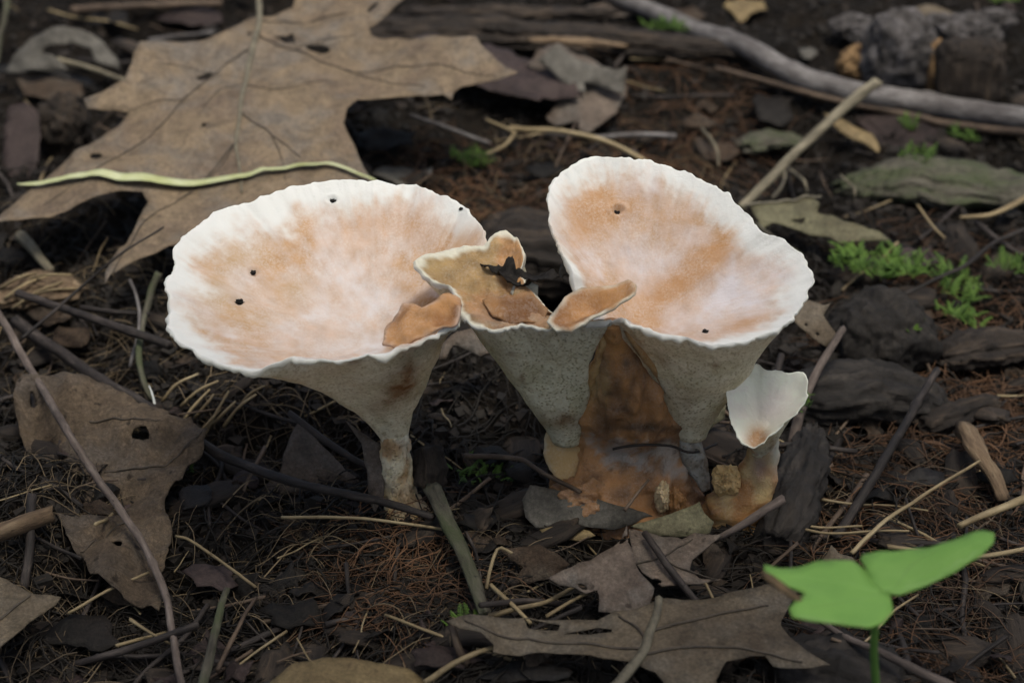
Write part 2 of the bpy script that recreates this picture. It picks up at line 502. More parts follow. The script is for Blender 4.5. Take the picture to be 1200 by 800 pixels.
def twig(name, label, pts, r0, r1, m, cat='twig', sides=9, wob=0.10, squash=1.0, rough=0.16, knots=(), group=None, parent=None, n=None, jag=0.5, ridges=0.0, side=()):
    """a stick: pts are (photo x, photo y, height above the floor) or ('w', x, y, z)"""
    W = ptsof(pts)
    Ln = sum(np.linalg.norm(W[i + 1] - W[i]) for i in range(len(W) - 1))
    n = n or int(max(8, min(70, Ln / max(0.22, r0 * 0.8))))
    P = crom(W, n)
    sd = nseed()
    t = np.linspace(0, 1, n)
    wv = np.stack([fbm(np.stack([t * Ln / 2.2, np.full(n, 3.3 * k), np.full(n, sd * 1.7)], 1), 3, sd) for k in range(3)], 1)
    wv -= wv[0] * (1 - t)[:, None] + wv[-1] * t[:, None]
    P = P + wv * wob * np.array([1, 1, 0.6])
    R = r0 + (r1 - r0) * t
    for k, amp in knots:
        R = R * (1 + amp * np.exp(-((t - k) * Ln / (r0 * 0.9)) ** 2))
    V, F, tc = tube_data(P, R, sides, squash, rough, sd, jag, ridges)
    if side:
        o = root(name, [P[:, 0].mean(), P[:, 1].mean(), V[:, 2].min()], label, cat, group)
        mk('shaft', V, F, M[m], o, tc=tc)
        for k, (dx, dy, dz), rr in side:
            i = int(k * (n - 1)); A = P[i]
            Q = crom([A, A + np.array([dx, dy, dz]) * 0.5 + np.array([0, 0, 0.05]), A + np.array([dx, dy, dz])], 9)
            v2, f2, t2 = tube_data(Q, np.linspace(rr, rr * 0.5, 9), 6, 1, 0.15, nseed())
            mk('side_twig', v2, f2, M[m], o, tc=t2)
        return o
    o = mk(name, V, F, M[m], parent, tc=tc)
    if parent is None: tag(o, label, cat, group)
    return o

def roughen(poly, step, amp, seed):
    """subdivide a closed outline and make it uneven"""
    poly = np.asarray(poly, float)
    out = []
    n = len(poly)
    for i in range(n):
        a, b = poly[i], poly[(i + 1) % n]
        k = max(1, int(np.linalg.norm(b - a) / step))
        for j in range(k):
            out.append(a + (b - a) * j / k)
    out = np.array(out)
    q = np.stack([out[:, 0], out[:, 1], np.zeros(len(out))], 1)
    d = np.stack([fbm(q * 1.9, 3, seed), fbm(q * 1.9 + 50, 3, seed + 1)], 1) * amp
    return out + d

def inpoly(pts, poly):
    x, y = pts[:, 0], pts[:, 1]
    r = np.zeros(len(pts), bool)
    n = len(poly)
    j = n - 1
    for i in range(n):
        xi, yi = poly[i]; xj, yj = poly[j]
        c = ((yi > y) != (yj > y)) & (x < (xj - xi) * (y - yi) / (yj - yi + 1e-12) + xi)
        r ^= c
        j = i
    return r

def sheet2d(outline, holes, step):
    """triangulate an outline (with holes) with inner points; 2-D"""
    pts = [tuple(p) for p in outline]
    edges = [(i, (i + 1) % len(outline)) for i in range(len(outline))]
    for h in holes:
        b = len(pts)
        pts += [tuple(p) for p in h]
        edges += [(b + i, b + (i + 1) % len(h)) for i in range(len(h))]
    lo, hi = outline.min(0), outline.max(0)
    gx, gy = np.meshgrid(np.arange(lo[0], hi[0], step), np.arange(lo[1], hi[1], step * 0.87))
    gx[1::2] += step / 2
    q = np.stack([gx.ravel(), gy.ravel()], 1) + RNG.uniform(-0.18, 0.18, (gx.size, 2)) * step
    k = inpoly(q, outline)
    for h in holes: k &= ~inpoly(q, h)
    q = q[k]
    allb = np.array(pts)
    if len(q):
        d = np.min(np.linalg.norm(q[:, None, :] - allb[None, :, :], axis=2), axis=1) if len(q) * len(allb) < 4e6 else np.full(len(q), 9.0)
        q = q[d > step * 0.35]
    pts += [tuple(p) for p in q]
    r = delaunay_2d_cdt([Vector(p) for p in pts], edges, [], 0, 1e-5)
    V = np.array([(v[0], v[1]) for v in r[0]])
    F = np.array([list(f) for f in r[2]])
    cen = V[F].mean(1)
    k = inpoly(cen, outline)
    for h in holes: k &= ~inpoly(cen, h)
    return V, F[k]

def thicken(top, F, nrm, th):
    """closed solid from a top sheet"""
    n = len(top)
    V = np.vstack([top, top - nrm * th])
    cnt = {}
    for f in F:
        for a, b in ((f[0], f[1]), (f[1], f[2]), (f[2], f[0])):
            cnt[(a, b)] = cnt.get((a, b), 0) + 1
    faces = [tuple(int(i) for i in f) for f in F] + [(int(f[0]) + n, int(f[2]) + n, int(f[1]) + n) for f in F]
    for (a, b) in list(cnt):
        if (b, a) not in cnt:
            faces.append((int(b), int(a), int(a) + n, int(b) + n))
    return V, faces

class Leaf:
    """dead leaf traced as an outline that lies on its own tilted plane, then crumpled"""
    def __init__(s, ref, z, slope, crumple=0.15, wave=0.0, cfreq=0.5, seed=None, fold=None, curl=0.0):
        s.p0 = g(ref[0], ref[1], z)
        n = np.array([-slope[0], -slope[1], 1.0]); s.n = n / np.linalg.norm(n)
        s.u = np.cross(np.array([0, 1.0, 0]), s.n); s.u /= np.linalg.norm(s.u)
        s.v = np.cross(s.n, s.u)
        s.cr, s.wave, s.cf = crumple, wave, cfreq
        s.seed = seed or nseed()
        s.fold, s.curl, s.poly = fold, curl, None
    def loc(s, pts):
        out = []
        for p in pts:
            d = onplane(p[0], p[1], s.p0, s.n) - s.p0
            out.append((np.dot(d, s.u), np.dot(d, s.v)))
        return np.array(out)
    def disp(s, q):
        q3 = np.stack([q[:, 0], q[:, 1], np.full(len(q), s.seed * 3.1)], 1)
        d = s.cr * (fbm(q3 * s.cf, 4, s.seed) + 0.6 * (0.5 - np.abs(fbm(q3 * s.cf * 1.7 + 9, 2, s.seed + 3)))) 
        if s.wave: d = d + s.wave * np.sin(q[:, 0] * 0.9 + s.seed) * np.cos(q[:, 1] * 0.7)
        if s.fold is not None:
            a, b, amp = s.fold
            ax = (b - a) / np.linalg.norm(b - a)
            dist = np.abs((q[:, 0] - a[0]) * ax[1] - (q[:, 1] - a[1]) * ax[0])
            d = d + amp * dist
        if s.curl and s.poly is not None:
            c = s.poly.mean(0); e = np.max(np.linalg.norm(s.poly - c, axis=1))
            d = d + s.curl * (np.linalg.norm(q - c, axis=1) / e) ** 3
        return d
    def world(s, q, off=0.0):
        d = s.disp(q) + off
        return s.p0 + q[:, :1] * s.u + q[:, 1:2] * s.v + d[:, None] * s.n
    def blade(s, name, outline, holes, m, parent=None, step=0.45, rough=0.06, th=0.028, label=None, cat='leaf', group=None, smooth=True):
        o2 = roughen(s.loc(outline), step * 0.5, rough, s.seed)
        s.poly = o2
        h2 = [roughen(s.loc(h), step * 0.35, rough * 0.8, s.seed + 7) for h in holes]
        q, F = sheet2d(o2, h2, step)
        V, faces = thicken(s.world(q), F, s.n[None, :], th)
        tc = np.vstack([np.c_[q, np.zeros(len(q))], np.c_[q, np.full(len(q), 0.3)]]) + s.seed
        o = mk(name, V, faces, M[m], parent, tc=tc, smooth=smooth)
        if parent is None: tag(o, label, cat, group)
        return o
    def rib(s, name, pts, r0, r1, m, parent, n=40, off=0.035):
        q = crom(s.loc(pts), n)
        P = s.world(q, off)
        V, F, tc = tube_data(P, np.linspace(r0, r1, n), 6, 0.8, 0.1, nseed())
        return mk(name, V, F, M[m], parent, tc=tc)

def oak(name, label, leaf, outline, holes, m, ribs=(), cat='leaf', step=0.45, rough=0.05, th=0.028, vm='vein', group=None):
    o = root(name, leaf.p0, label, cat, group)
    b = leaf.blade('blade', outline, holes, m, o, step, rough, th)
    for kind, pts, r0, r1 in ribs:
        leaf.rib(kind, pts, r0, r1, 'midrib' if kind in ('midrib', 'petiole') else vm, o)
    return o

def ell(cx, cy_, rx, ry, ang=0, n=9):
    a = math.radians(ang)
    return [(cx + rx * math.cos(t) * math.cos(a) - ry * math.sin(t) * math.sin(a), cy_ + rx * math.cos(t) * math.sin(a) + ry * math.sin(t) * math.cos(a))
            for t in [i / n * 2 * math.pi for i in range(n)]]

def chunk(name, label, pts, W, T, m, cat='wood', sides=26, ridges=0.35, rough=0.3, n=40, parent=None, jag=1.2, prof=None, group=None):
    n = int(n * 1.8)
    """a piece of rotten wood or bark: W half-widths along pts, T thickness ratio, grooved along its length"""
    P = crom(ptsof(pts), n)
    sd = nseed()
    R = np.interp(np.linspace(0, 1, n), np.linspace(0, 1, len(W)), W)
    t = np.linspace(0, 1, n)
    R = R * (1 - 0.35 * np.exp(-(t / 0.04) ** 2) - 0.35 * np.exp(-((1 - t) / 0.04) ** 2))
    sides = int(sides * 1.8); n2 = n
    V, F, tc = tube_data(P, R, sides, T, rough, sd, jag, ridges)
    k = fbm(V * 1.1, 3, sd) * R.max() * 0.10
    V = V + np.stack([k, k * 0.5, k], 1)
    o3 = np.repeat(P, sides, 0); o3 = np.vstack([o3, P[0], P[-1]])
    out = V - o3; out = out / (np.linalg.norm(out, axis=1)[:, None] + 1e-6)
    st = np.stack([tc[:, 0] * 2.6, tc[:, 1] * 2.6, tc[:, 2] * 0.5], 1)
    V = V + out * (min(0.16, R.max() * 0.22) * (np.abs(fbm(st, 3, sd + 3)) * -2 + 0.4 + 0.7 * fbm(V * 4.0, 3, sd + 4)))[:, None]
    o = mk(name, V, F, M[m], parent, tc=tc, smooth=False if sides < 12 else True)
    if parent is None: tag(o, label, cat, group)
    return o

def lump(name, label, c, rx, ry, rz, m, cat='lump', rough=0.3, freq=1.0, parent=None, n=28, flat=0.0, group=None, col=None):
    """an irregular clod, stone or knob"""
    sd = nseed()
    bm = bmesh.new()
    bmesh.ops.create_icosphere(bm, subdivisions=5 if n > 20 else 4, radius=1.0)
    D = np.array([v.co[:] for v in bm.verts]); F = [tuple(v.index for v in f.verts) for f in bm.faces]
    bm.free()
    if flat: D = np.sign(D) * np.abs(D) ** (1 - flat)
    k = 1 + rough * fbm(D * 1.6 * freq + sd, 5, sd, 0.6) - rough * 0.35 * np.abs(fbm(D * 4.5 * freq + sd, 3, sd + 3))
    V = np.asarray(c) + D * k[:, None] * np.array([rx, ry, rz])
    cc = None if col is None else np.tile(np.array(col, np.float32), (len(V), 1))
    o = mk(name, V, F, M[m], parent, tc=V - np.asarray(c) + sd, col=cc)
    if parent is None: tag(o, label, cat, group)
    return o

def moss(name, label, px, py, w, d, count, lift=0.1, hgt=0.55, group=None, size=1.0):
    """a clump of feathery moss shoots"""
    rnd = random.Random(nseed())
    c = g(px, py, 0)
    V, F = [], []
    for _ in range(count):
        a = rnd.uniform(0, 2 * math.pi); r = math.sqrt(rnd.random())
        x = c[0] + w * r * math.cos(a); y = c[1] + d * r * math.sin(a)
        z = float(H(x, y)[0]) + lift
        hd = rnd.uniform(0, 2 * math.pi); L = rnd.uniform(0.5, 1.15) * hgt * size; lean = rnd.uniform(0.3, 1.2)
        sp = []
        nseg = 13
        for i in range(nseg + 1):
            t = i / nseg
            sp.append(np.array([x + math.cos(hd) * L * lean * t, y + math.sin(hd) * L * lean * t, z + L * (t * 1.1 - 0.55 * lean * t * t)]))
        fw = np.array([math.cos(hd), math.sin(hd), 0.2]); sd_ = np.array([-math.sin(hd), math.cos(hd), 0])
        for i in range(1, nseg + 1):
            t = i / nseg
            ll = L * 0.30 * (1.15 - 0.85 * t) + 0.02
            for sgn in (-1, 1, 0):
                d_ = (sd_ * sgn + fw * 0.75 + np.array([0, 0, 0.5 if sgn == 0 else rnd.uniform(-0.1, 0.4)])); d_ /= np.linalg.norm(d_)
                pw = np.cross(d_, np.array([0, 0, 1.0])); pw = pw / (np.linalg.norm(pw) + 1e-6) * ll * 0.13
                b = len(V)
                A = sp[i]
                V += [A, A + d_ * ll * 0.45 + pw, A + d_ * ll, A + d_ * ll * 0.45 - pw]
                F.append((b, b + 1, b + 2, b + 3))
    o = mk(name, V, F, M['moss'])
    return tag(o, label, 'moss', group)

# ------------------------------------------------------------------ mushroom builders
def rim_points(rim, z, slope, ref, nang=420, center=None):
    """rim outline on a tilted plane -> polar samples round the centre; returns local frame and radius table"""
    p0 = at(ref[0], ref[1], z)
    n = np.array([-slope[0], -slope[1], 1.0]); n /= np.linalg.norm(n)
    u = np.cross(np.array([0, 1.0, 0]), n); u /= np.linalg.norm(u); v = np.cross(n, u)
    c = onplane(center[0], center[1], p0, n)
    q = []
    for p in rim:
        P = onplane(p[0], p[1], p0, n) - c
        q.append((P @ u, P @ v, p[2] if len(p) > 2 else 0.0))
    q = np.array(q)
    m = len(q)
    closed = np.vstack([q[-1], q, q[0], q[1]])
    d = []
    for i in range(1, m + 1):
        a, b, c2, e = closed[i - 1], closed[i], closed[i + 1], closed[min(i + 2, m + 2)]
        for t in np.linspace(0, 1, 14, endpoint=False):
            d.append(0.5 * (2 * b + (c2 - a) * t + (2 * a - 5 * b + 4 * c2 - e) * t * t + (3 * b - a - 3 * c2 + e) * t ** 3))
    d = np.array(d)
    L = np.concatenate([[0], np.cumsum(np.linalg.norm(np.diff(np.vstack([d[:, :2], d[:1, :2]]), axis=0), axis=1))])
    dd = np.vstack([d, d[:1]])
    s = np.linspace(0, L[-1], nang, endpoint=False)
    R = np.stack([np.interp(s, L, dd[:, k]) for k in range(3)], 1)
    area = np.sum(R[:, 0] * np.roll(R[:, 1], -1) - np.roll(R[:, 0], -1) * R[:, 1])
    if area < 0: R = R[::-1].copy()
    return c, u, v, n, R

CAPV = []
def cap(parent, rim, z, slope, ref, center, depth, neck, neck_r, colfun, ucolfun, seed, power=1.5, scallop=0.07, th=0.24,
        mat_in='cap_top', pits=(), nin=84, nout=46, bulge=0.0, fine=0.05, nang=420, names=('cap', 'underside'), lump_amp=0.10, neck_n=None, flare=1.35):
    """funnel cap: upper surface with rolled lip (one mesh) and the pored underside running to the neck"""
    c, u, v, n, R = rim_points(rim, z, slope, ref, nang, center)
    k = np.arange(nang)
    ang = np.arctan2(R[:, 1], R[:, 0])
    rad = np.hypot(R[:, 0], R[:, 1])
    per = np.linalg.norm(np.diff(np.vstack([R, R[:1]])[:, :2], axis=0), axis=1).sum()
    sarc = k / nang * per
    cs = np.stack([np.cos(k / nang * 2 * math.pi) * per / 6.283, np.sin(k / nang * 2 * math.pi) * per / 6.283, np.zeros(nang)], 1)
    sc = fbm(cs * 3.2, 2, seed) * scallop * 1.3 + fbm(cs * 0.9, 2, seed + 4) * scallop * 0.8 + np.abs(fbm(cs * 5.5, 2, seed + 6)) * scallop * 0.8
    wz = fbm(cs * 1.1, 3, seed + 2) * scallop * 1.6 + fbm(cs * 3.0, 2, seed + 8) * scallop * 0.5
    rr = (rad + sc)
    dirs = R[:, :2] / rad[:, None]
    rimz = R[:, 2] + wz
    def W(xy, h): return c + xy[:, :1] * u + xy[:, 1:2] * v + h[:, None] * n
    V, tc, tt, ik = [], [], [], []
    ts = np.concatenate([np.linspace(0.015, 0.8, nin - 26), np.linspace(0.8, 1.0, 27)[1:]])
    for t in ts:
        h = -depth * (1 - t ** power) + (R[:, 2] * t ** 3 + wz * t ** 9) - 0.10 * th * sstep(0.9, 1.0, t)
        xy = dirs * ((rad + sc * sstep(0.72, 1.0, t)) * t)[:, None]
        q = np.stack([xy[:, 0], xy[:, 1], np.full(nang, seed * 1.3)], 1)
        w_ = sstep(0.0, 0.25, t) 
        h = h + (lump_amp * fbm(q * 0.55, 3, seed + 20) + fine * 0.9 * fbm(q * 2.4, 4, seed + 21, 0.6)) * w_ * (1 - 0.55 * t)
        # radial ripples near the margin
        rip = fbm(np.stack([cs[:, 0] * 2.2, cs[:, 1] * 2.2, np.full(nang, t * 1.5)], 1), 2, seed + 31)
        h = h + fine * 0.6 * rip * sstep(0.5, 0.95, t)
        V.append(W(xy, h)); tc.append(np.stack([xy[:, 0], xy[:, 1], np.full(nang, seed * 2.0)], 1)); tt.append(np.full(nang, t)); ik.append(k)
    # rolled lip
    thv = th * np.clip(0.85 + 0.75 * fbm(cs * 0.8, 3, seed + 51) + 0.6 * fbm(cs * 4.5, 2, seed + 52), 0.35, 1.7)
    lip = []
    for a in np.linspace(0, math.pi, 10)[1:]:
        ex = thv * 0.5 * math.sin(a); ez = thv * 0.5 * (math.cos(a) - 1)
        xy = dirs * (rr + ex)[:, None]
        h = rimz - 0.10 * th + ez + fine * 0.6 * rip
        V.append(W(xy, h)); tc.append(np.stack([xy[:, 0], xy[:, 1], np.full(nang, seed * 2.0) + a * th], 1)); tt.append(np.full(nang, 1 + a / math.pi * 0.06)); ik.append(k)
    nr = len(V)
    V = np.vstack(V); tc = np.vstack(tc); tt = np.concatenate(tt); ik = np.concatenate(ik)
    px, py = proj(V)
    for (hx, hy, rpx, dep) in pits:
        d = np.hypot(px - hx, (py - hy) * 1.5) / rpx
        V = V - n * (dep * np.exp(-d * d) * (tt < 1))[:, None] + n * (dep * 0.35 * np.exp(-((d - 1.7) / 0.5) ** 2) * (tt < 1))[:, None]
    q = np.stack([tc[:, 0], tc[:, 1], np.zeros(len(tc))], 1)
    col = colfun(px, py, tt, q, cs[ik])
    CAPV.append((V, px, py, tt))
    F = []
    for i in range(nr - 1):
        for j in range(nang):
            j2 = (j + 1) % nang
            F.append((i * nang + j, i * nang + j2, (i + 1) * nang + j2, (i + 1) * nang + j))
    F.append(tuple(range(nang - 1, -1, -1)))
    o = mk(names[0], V, F, M[mat_in], parent, tc=tc, col=col)
    # underside
    last = V[(nr - 1) * nang:]
    prev = V[(nr - 2) * nang:(nr - 1) * nang]
    nk = np.asarray(neck)
    nn = np.array([0, 0, 1.0]) if neck_n is None else np.asarray(neck_n, float) / np.linalg.norm(neck_n)
    nu = np.cross(np.array([0, 1.0, 0]), nn); nu /= np.linalg.norm(nu); nv = np.cross(nn, nu)
    a2 = np.arctan2(dirs[:, 1], dirs[:, 0])
    nring = nk + (np.cos(a2) * neck_r[0])[:, None] * nu + (np.sin(a2) * neck_r[1])[:, None] * nv
    V2, tc2, s2 = [], [], []
    start = last - n * 0.0 + (c - last) * 0.004
    sm = sum(np.roll(start, k_, axis=0) for k_ in range(-14, 15)) / 29.0
    for s_ in np.linspace(0, 1, nout):
        P = start * (1 - sstep(0, 0.2, s_)) + sm * sstep(0, 0.2, s_)
        hv = nring - P; sh = 1 - (1 - s_) ** flare
        P = P + hv * np.array([sh, sh, s_])
        P0 = start + (nring - start) * s_
        P = P - np.array([0, 0, 1.0]) * 0 + n * (bulge * math.sin(math.pi * s_) * (1 - 0.4 * s_))
        q = P * 0.7
        am = math.sin(math.pi * min(1, s_ * 1.0)) 
        rad3 = dirs[:, :1] * u + dirs[:, 1:2] * v
        P = P + n[None, :] * (0.10 * fbm(q, 3, seed + 40) * am)[:, None] + rad3 * ((0.28 * fbm(q * 0.7, 3, seed + 43) + 0.06 * fbm(q * 3.5, 3, seed + 44)) * am * min(1, s_ * 4))[:, None]
        V2.append(P); tc2.append(np.stack([sarc * (1 - 0.7 * s_), np.full(nang, s_ * 6.0), np.full(nang, seed * 1.0)], 1)); s2.append(np.full(nang, s_))
    V2 = np.vstack(V2); s2 = np.concatenate(s2)
    px, py = proj(V2)
    col2 = ucolfun(px, py, s2, V2)
    F2 = []
    for i in range(nout - 1):
        for j in range(nang):
            j2 = (j + 1) % nang
            F2.append((i * nang + j2, i * nang + j, (i + 1) * nang + j, (i + 1) * nang + j2)[::-1])
    F2.append(tuple((nout - 1) * nang + j for j in range(nang)))
    mk(names[1], V2, F2, M['cap_under'], parent, tc=V2 - nk, col=col2)
    return o

def loft(name, parent, secs, m, colfun, sides=64, n=50, seed=0, rough=0.10, freq=0.9, groove=0.0):
    """stem: secs = (centre xyz, rx, ry) from bottom to top"""
    P = crom([s[0] for s in secs], n)
    t = np.linspace(0, len(secs) - 1, n)
    rx = np.interp(t, np.arange(len(secs)), [s[1] for s in secs]); ry = np.interp(t, np.arange(len(secs)), [s[2] for s in secs])
    a = np.arange(sides) / sides * 2 * math.pi
    V = []
    for i in range(n):
        V.append(P[i] + np.stack([np.cos(a) * rx[i], np.sin(a) * ry[i], np.zeros(sides)], 1))
    V = np.vstack(V)
    cen = np.repeat(P, sides, 0)
    out = V - cen
    k = rough * fbm(V * freq + seed, 4, seed) + rough * 0.4 * fbm(V * freq * 3, 3, seed + 2)
    k = k + groove * fbm(V * np.array([2.6, 2.6, 0.45]) + seed, 4, seed + 7)
    V = cen + out * (1 + k)[:, None]
    px, py = proj(V)
    col = colfun(px, py, V)
    F = []
    for i in range(n - 1):
        for j in range(sides):
            j2 = (j + 1) % sides
            F.append((i * sides + j, i * sides + j2, (i + 1) * sides + j2, (i + 1) * sides + j))
    F.append(tuple(range(sides - 1, -1, -1)))
    F.append(tuple((n - 1) * sides + j for j in range(sides)))
    return mk(name, V, F, M[m], parent, tc=V - P[0], col=col)

def lerp3(a, b, f):
    f = np.asarray(f)[:, None]
    return np.atleast_2d(a) * (1 - f) + np.atleast_2d(b) * f

def blob(px, py, cx, cy_, rx, ry, ang=0):
    a = math.radians(ang)
    dx, dy = px - cx, py - cy_
    x = dx * math.cos(a) + dy * math.sin(a); y = -dx * math.sin(a) + dy * math.cos(a)
    return np.exp(-((x / rx) ** 2 + (y / ry) ** 2))

# ------------------------------------------------------------------ forest floor
def axis(lo, hi, step, far):
    core = list(np.arange(lo, hi, step))
    d, s, out = 0.0, step, []
    while d < far:
        s *= 1.16
        d += s
        out.append(d)
    return np.array([lo - x for x in out[::-1]] + core + [core[-1] + x for x in out])

gx = axis(-34, 34, 0.16, 4000.0)
gy = axis(-14, 56, 0.16, 4000.0)
X, Y = np.meshgrid(gx, gy)
xf, yf = X.ravel(), Y.ravel()
hz = H(xf, yf)
near = (np.abs(xf) < 36) & (yf > -16) & (yf < 58)
q = xy0(xf[near], yf[near])
hz[near] += 0.16 * fbm(q / 0.7, 3, 71) + 0.10 * np.abs(fbm(q / 0.33, 3, 72)) - 0.06
nx, ny = len(gx), len(gy)
ii = (np.arange(ny - 1)[:, None] * nx + np.arange(nx - 1)[None, :]).ravel()
Fg = np.stack([ii, ii + 1, ii + nx + 1, ii + nx], 1)
gr = mk('ground', np.stack([xf, yf, hz], 1), Fg, M['soil'], origin=(0, 0, 0))
tag(gr, 'dark crumbly humus soil of the forest floor', 'ground', kind='structure')

# ------------------------------------------------------------------ mushrooms
WHITE = np.array([0.86, 0.85, 0.83]); CREAM = np.array([0.80, 0.77, 0.64])
TAN = np.array([0.58, 0.345, 0.185]); ORANGE = np.array([0.54, 0.26, 0.085]); PINK = np.array([0.66, 0.47, 0.36])
OCHRE = np.array([0.52, 0.36, 0.16]); UNDER = np.array([0.87, 0.83, 0.66]); BROWN = np.array([0.30, 0.15, 0.06])
GREY = np.array([0.44, 0.42, 0.38])

def base_inner(px, py, t, q, cs, seed, margin=0.80, ang_scale=1.5):
    edge = margin + 0.10 * fbm(cs * 0.9, 3, seed) + 0.025 * fbm(cs * 5.0, 2, seed + 1) + 0.07 * fbm(q * 2.2, 4, seed + 2)
    w = sstep(edge - 0.16, edge + 0.06, t)                  # white margin
    m = fbm(q * 0.75, 4, seed + 5)
    c = lerp3(TAN, PINK, sstep(-0.35, 0.35, m))
    b = 0.08 + 0.40 * sstep(-0.1, 0.6, fbm(q * 1.2, 4, seed + 9))
    b = b + 0.10 * np.abs(fbm(np.c_[cs[:, :2] * 3.0, t * 1.2], 2, seed + 12)) * sstep(0.4, 0.9, t)
    fz = fbm(q * 4.2, 3, seed + 60, 0.65); fb = fbm(np.c_[cs[:, :2] * 6.0, t * 3.0], 3, seed + 61)
    b = b + 0.24 * fz + 0.14 * fb * sstep(0.2, 0.6, t)
    c = c * (1 + 0.16 * fbm(q * 3.1, 3, seed + 62))[:, None]
    w = np.clip(w + 0.35 * (fz + 0.5 * fb) * 4 * w * (1 - w), 0, 1)
    return c, np.clip(b, 0, 1), w

def col_left(px, py, t, q, cs):
    c, b, w = base_inner(px, py, t, q, cs, 201, 0.93)
    o = np.clip(1.25 * blob(px, py, 546, 280, 36, 22, -25) + 1.0 * sstep(0.25, 0.6, blob(px, py, 488, 378, 42, 22, -38) + 0.15 * fbm(q * 2.5, 3, 88)) + 0.5 * blob(px, py, 480, 262, 22, 16) +
                0.3 * blob(px, py, 420, 262, 50, 18), 0, 1)
    oc = np.clip(0.75 * blob(px, py, 255, 345, 34, 20) + 0.6 * blob(px, py, 285, 300, 40, 18, -20) + 0.5 * blob(px, py, 345, 340, 26, 18) + 0.4 * blob(px, py, 300, 375, 40, 12), 0, 1)
    c = lerp3(c, ORANGE * 0.75 + TAN * 0.25, o); c = lerp3(c, OCHRE * 0.6 + TAN * 0.4, oc)
    b = b * (1 - 0.75 * o) * (1 - 0.6 * oc) + 0.55 * blob(px, py, 400, 355, 70, 28) * (0.4 + 0.6 * sstep(-.2, .4, fbm(q * 1.8, 4, 77)))
    b = b + 0.35 * blob(px, py, 400, 410, 130, 14)
    w = w * (1 - 0.95 * sstep(0.25, 0.6, blob(px, py, 488, 378, 42, 22, -38))) * (1 - 0.7 * blob(px, py, 556, 280, 24, 18))
    c = lerp3(c, WHITE * np.array([0.96, 0.91, 0.95]), np.clip(b, 0, 0.92)); c = lerp3(c, WHITE, w)
    fold = sstep(0.30, 0.42, blob(px, py, 492, 380, 44, 21, -38) + 0.12 * fbm(q * 2.5, 4, 88)) * (t < 0.99)
    c = lerp3(c, lerp3(ORANGE * 0.9, TAN * 0.9, sstep(-.3, .4, fbm(q * 1.7, 4, 91))), fold * 0.9)
    return lerp3(c, CREAM, sstep(1.0, 1.035, t) * 0.9)

def col_right(px, py, t, q, cs):
    c, b, w = base_inner(px, py, t, q, cs, 301, 0.91)
    o = np.clip(1.3 * blob(px, py, 818, 312, 60, 19, -38) + 0.9 * blob(px, py, 690, 250, 34, 34) + 0.6 * blob(px, py, 735, 240, 30, 22) +
                0.9 * blob(px, py, 868, 380, 30, 6, -18) + 0.5 * blob(px, py, 770, 355, 34, 40) + 0.4 * blob(px, py, 800, 262, 40, 26, 30), 0, 1)
    c = lerp3(c, ORANGE * 0.75 + TAN * 0.25, o)
    b = b * (1 - 0.7 * o) + 0.45 * blob(px, py, 740, 300, 52, 24) + 0.55 * blob(px, py, 860, 345, 70, 30, -30) * (0.6 + 0.4 * sstep(-.3, .3, fbm(q * 2, 3, 79)))
    w = w * (1 - 0.7 * blob(px, py, 655, 270, 18, 30)) * (1 - 0.8 * blob(px, py, 868, 380, 30, 7, -18))
    c = lerp3(c, WHITE * np.array([0.95, 0.89, 0.96]), np.clip(b, 0, 0.9)); c = lerp3(c, WHITE, w)
    return lerp3(c, CREAM, sstep(1.0, 1.035, t) * 0.9)

def col_mid(px, py, t, q, cs):
    m = fbm(q * 1.3, 4, 401)
    c = lerp3(ORANGE * 0.75 + TAN * 0.3, OCHRE * 0.7 + ORANGE * 0.3, sstep(-0.3, 0.35, m))
    c = lerp3(c, np.array([0.40, 0.27, 0.20]), np.clip(blob(px, py, 600, 372, 50, 14), 0, 1) * 0.8)
    c = lerp3(c, OCHRE * 1.1, np.clip(blob(px, py, 505, 308, 26, 14), 0, 1) * 0.7)
    c = c * 0.70 * (1 + 0.45 * fbm(q * 2.6, 4, 405))[:, None]
    w = sstep(0.88, 0.98, t + 0.08 * fbm(cs * 3, 3, 403))
    c = lerp3(c, CREAM * 0.95, w * 0.85)
    return lerp3(c, WHITE, sstep(0.985, 1.05, t) * 0.7)

def under(seed, brown):
    def f(px, py, s, V):
        m = fbm(V * 1.4, 4, seed)
        c = lerp3(UNDER, UNDER * np.array([0.88, 0.88, 0.82]), sstep(-0.2, 0.4, m))
        c = lerp3(c, CREAM, sstep(0.10, 0.0, s) * 0.9)
        b = 0
        for (cx, cy_, rx, ry, ang, k) in brown: b = b + k * blob(px, py, cx, cy_, rx, ry, ang)
        b = np.clip(b * (0.75 + 0.6 * fbm(V * 2.3, 4, seed + 4)), 0, 1)
        return lerp3(c, BROWN * 0.9, b)
    return f

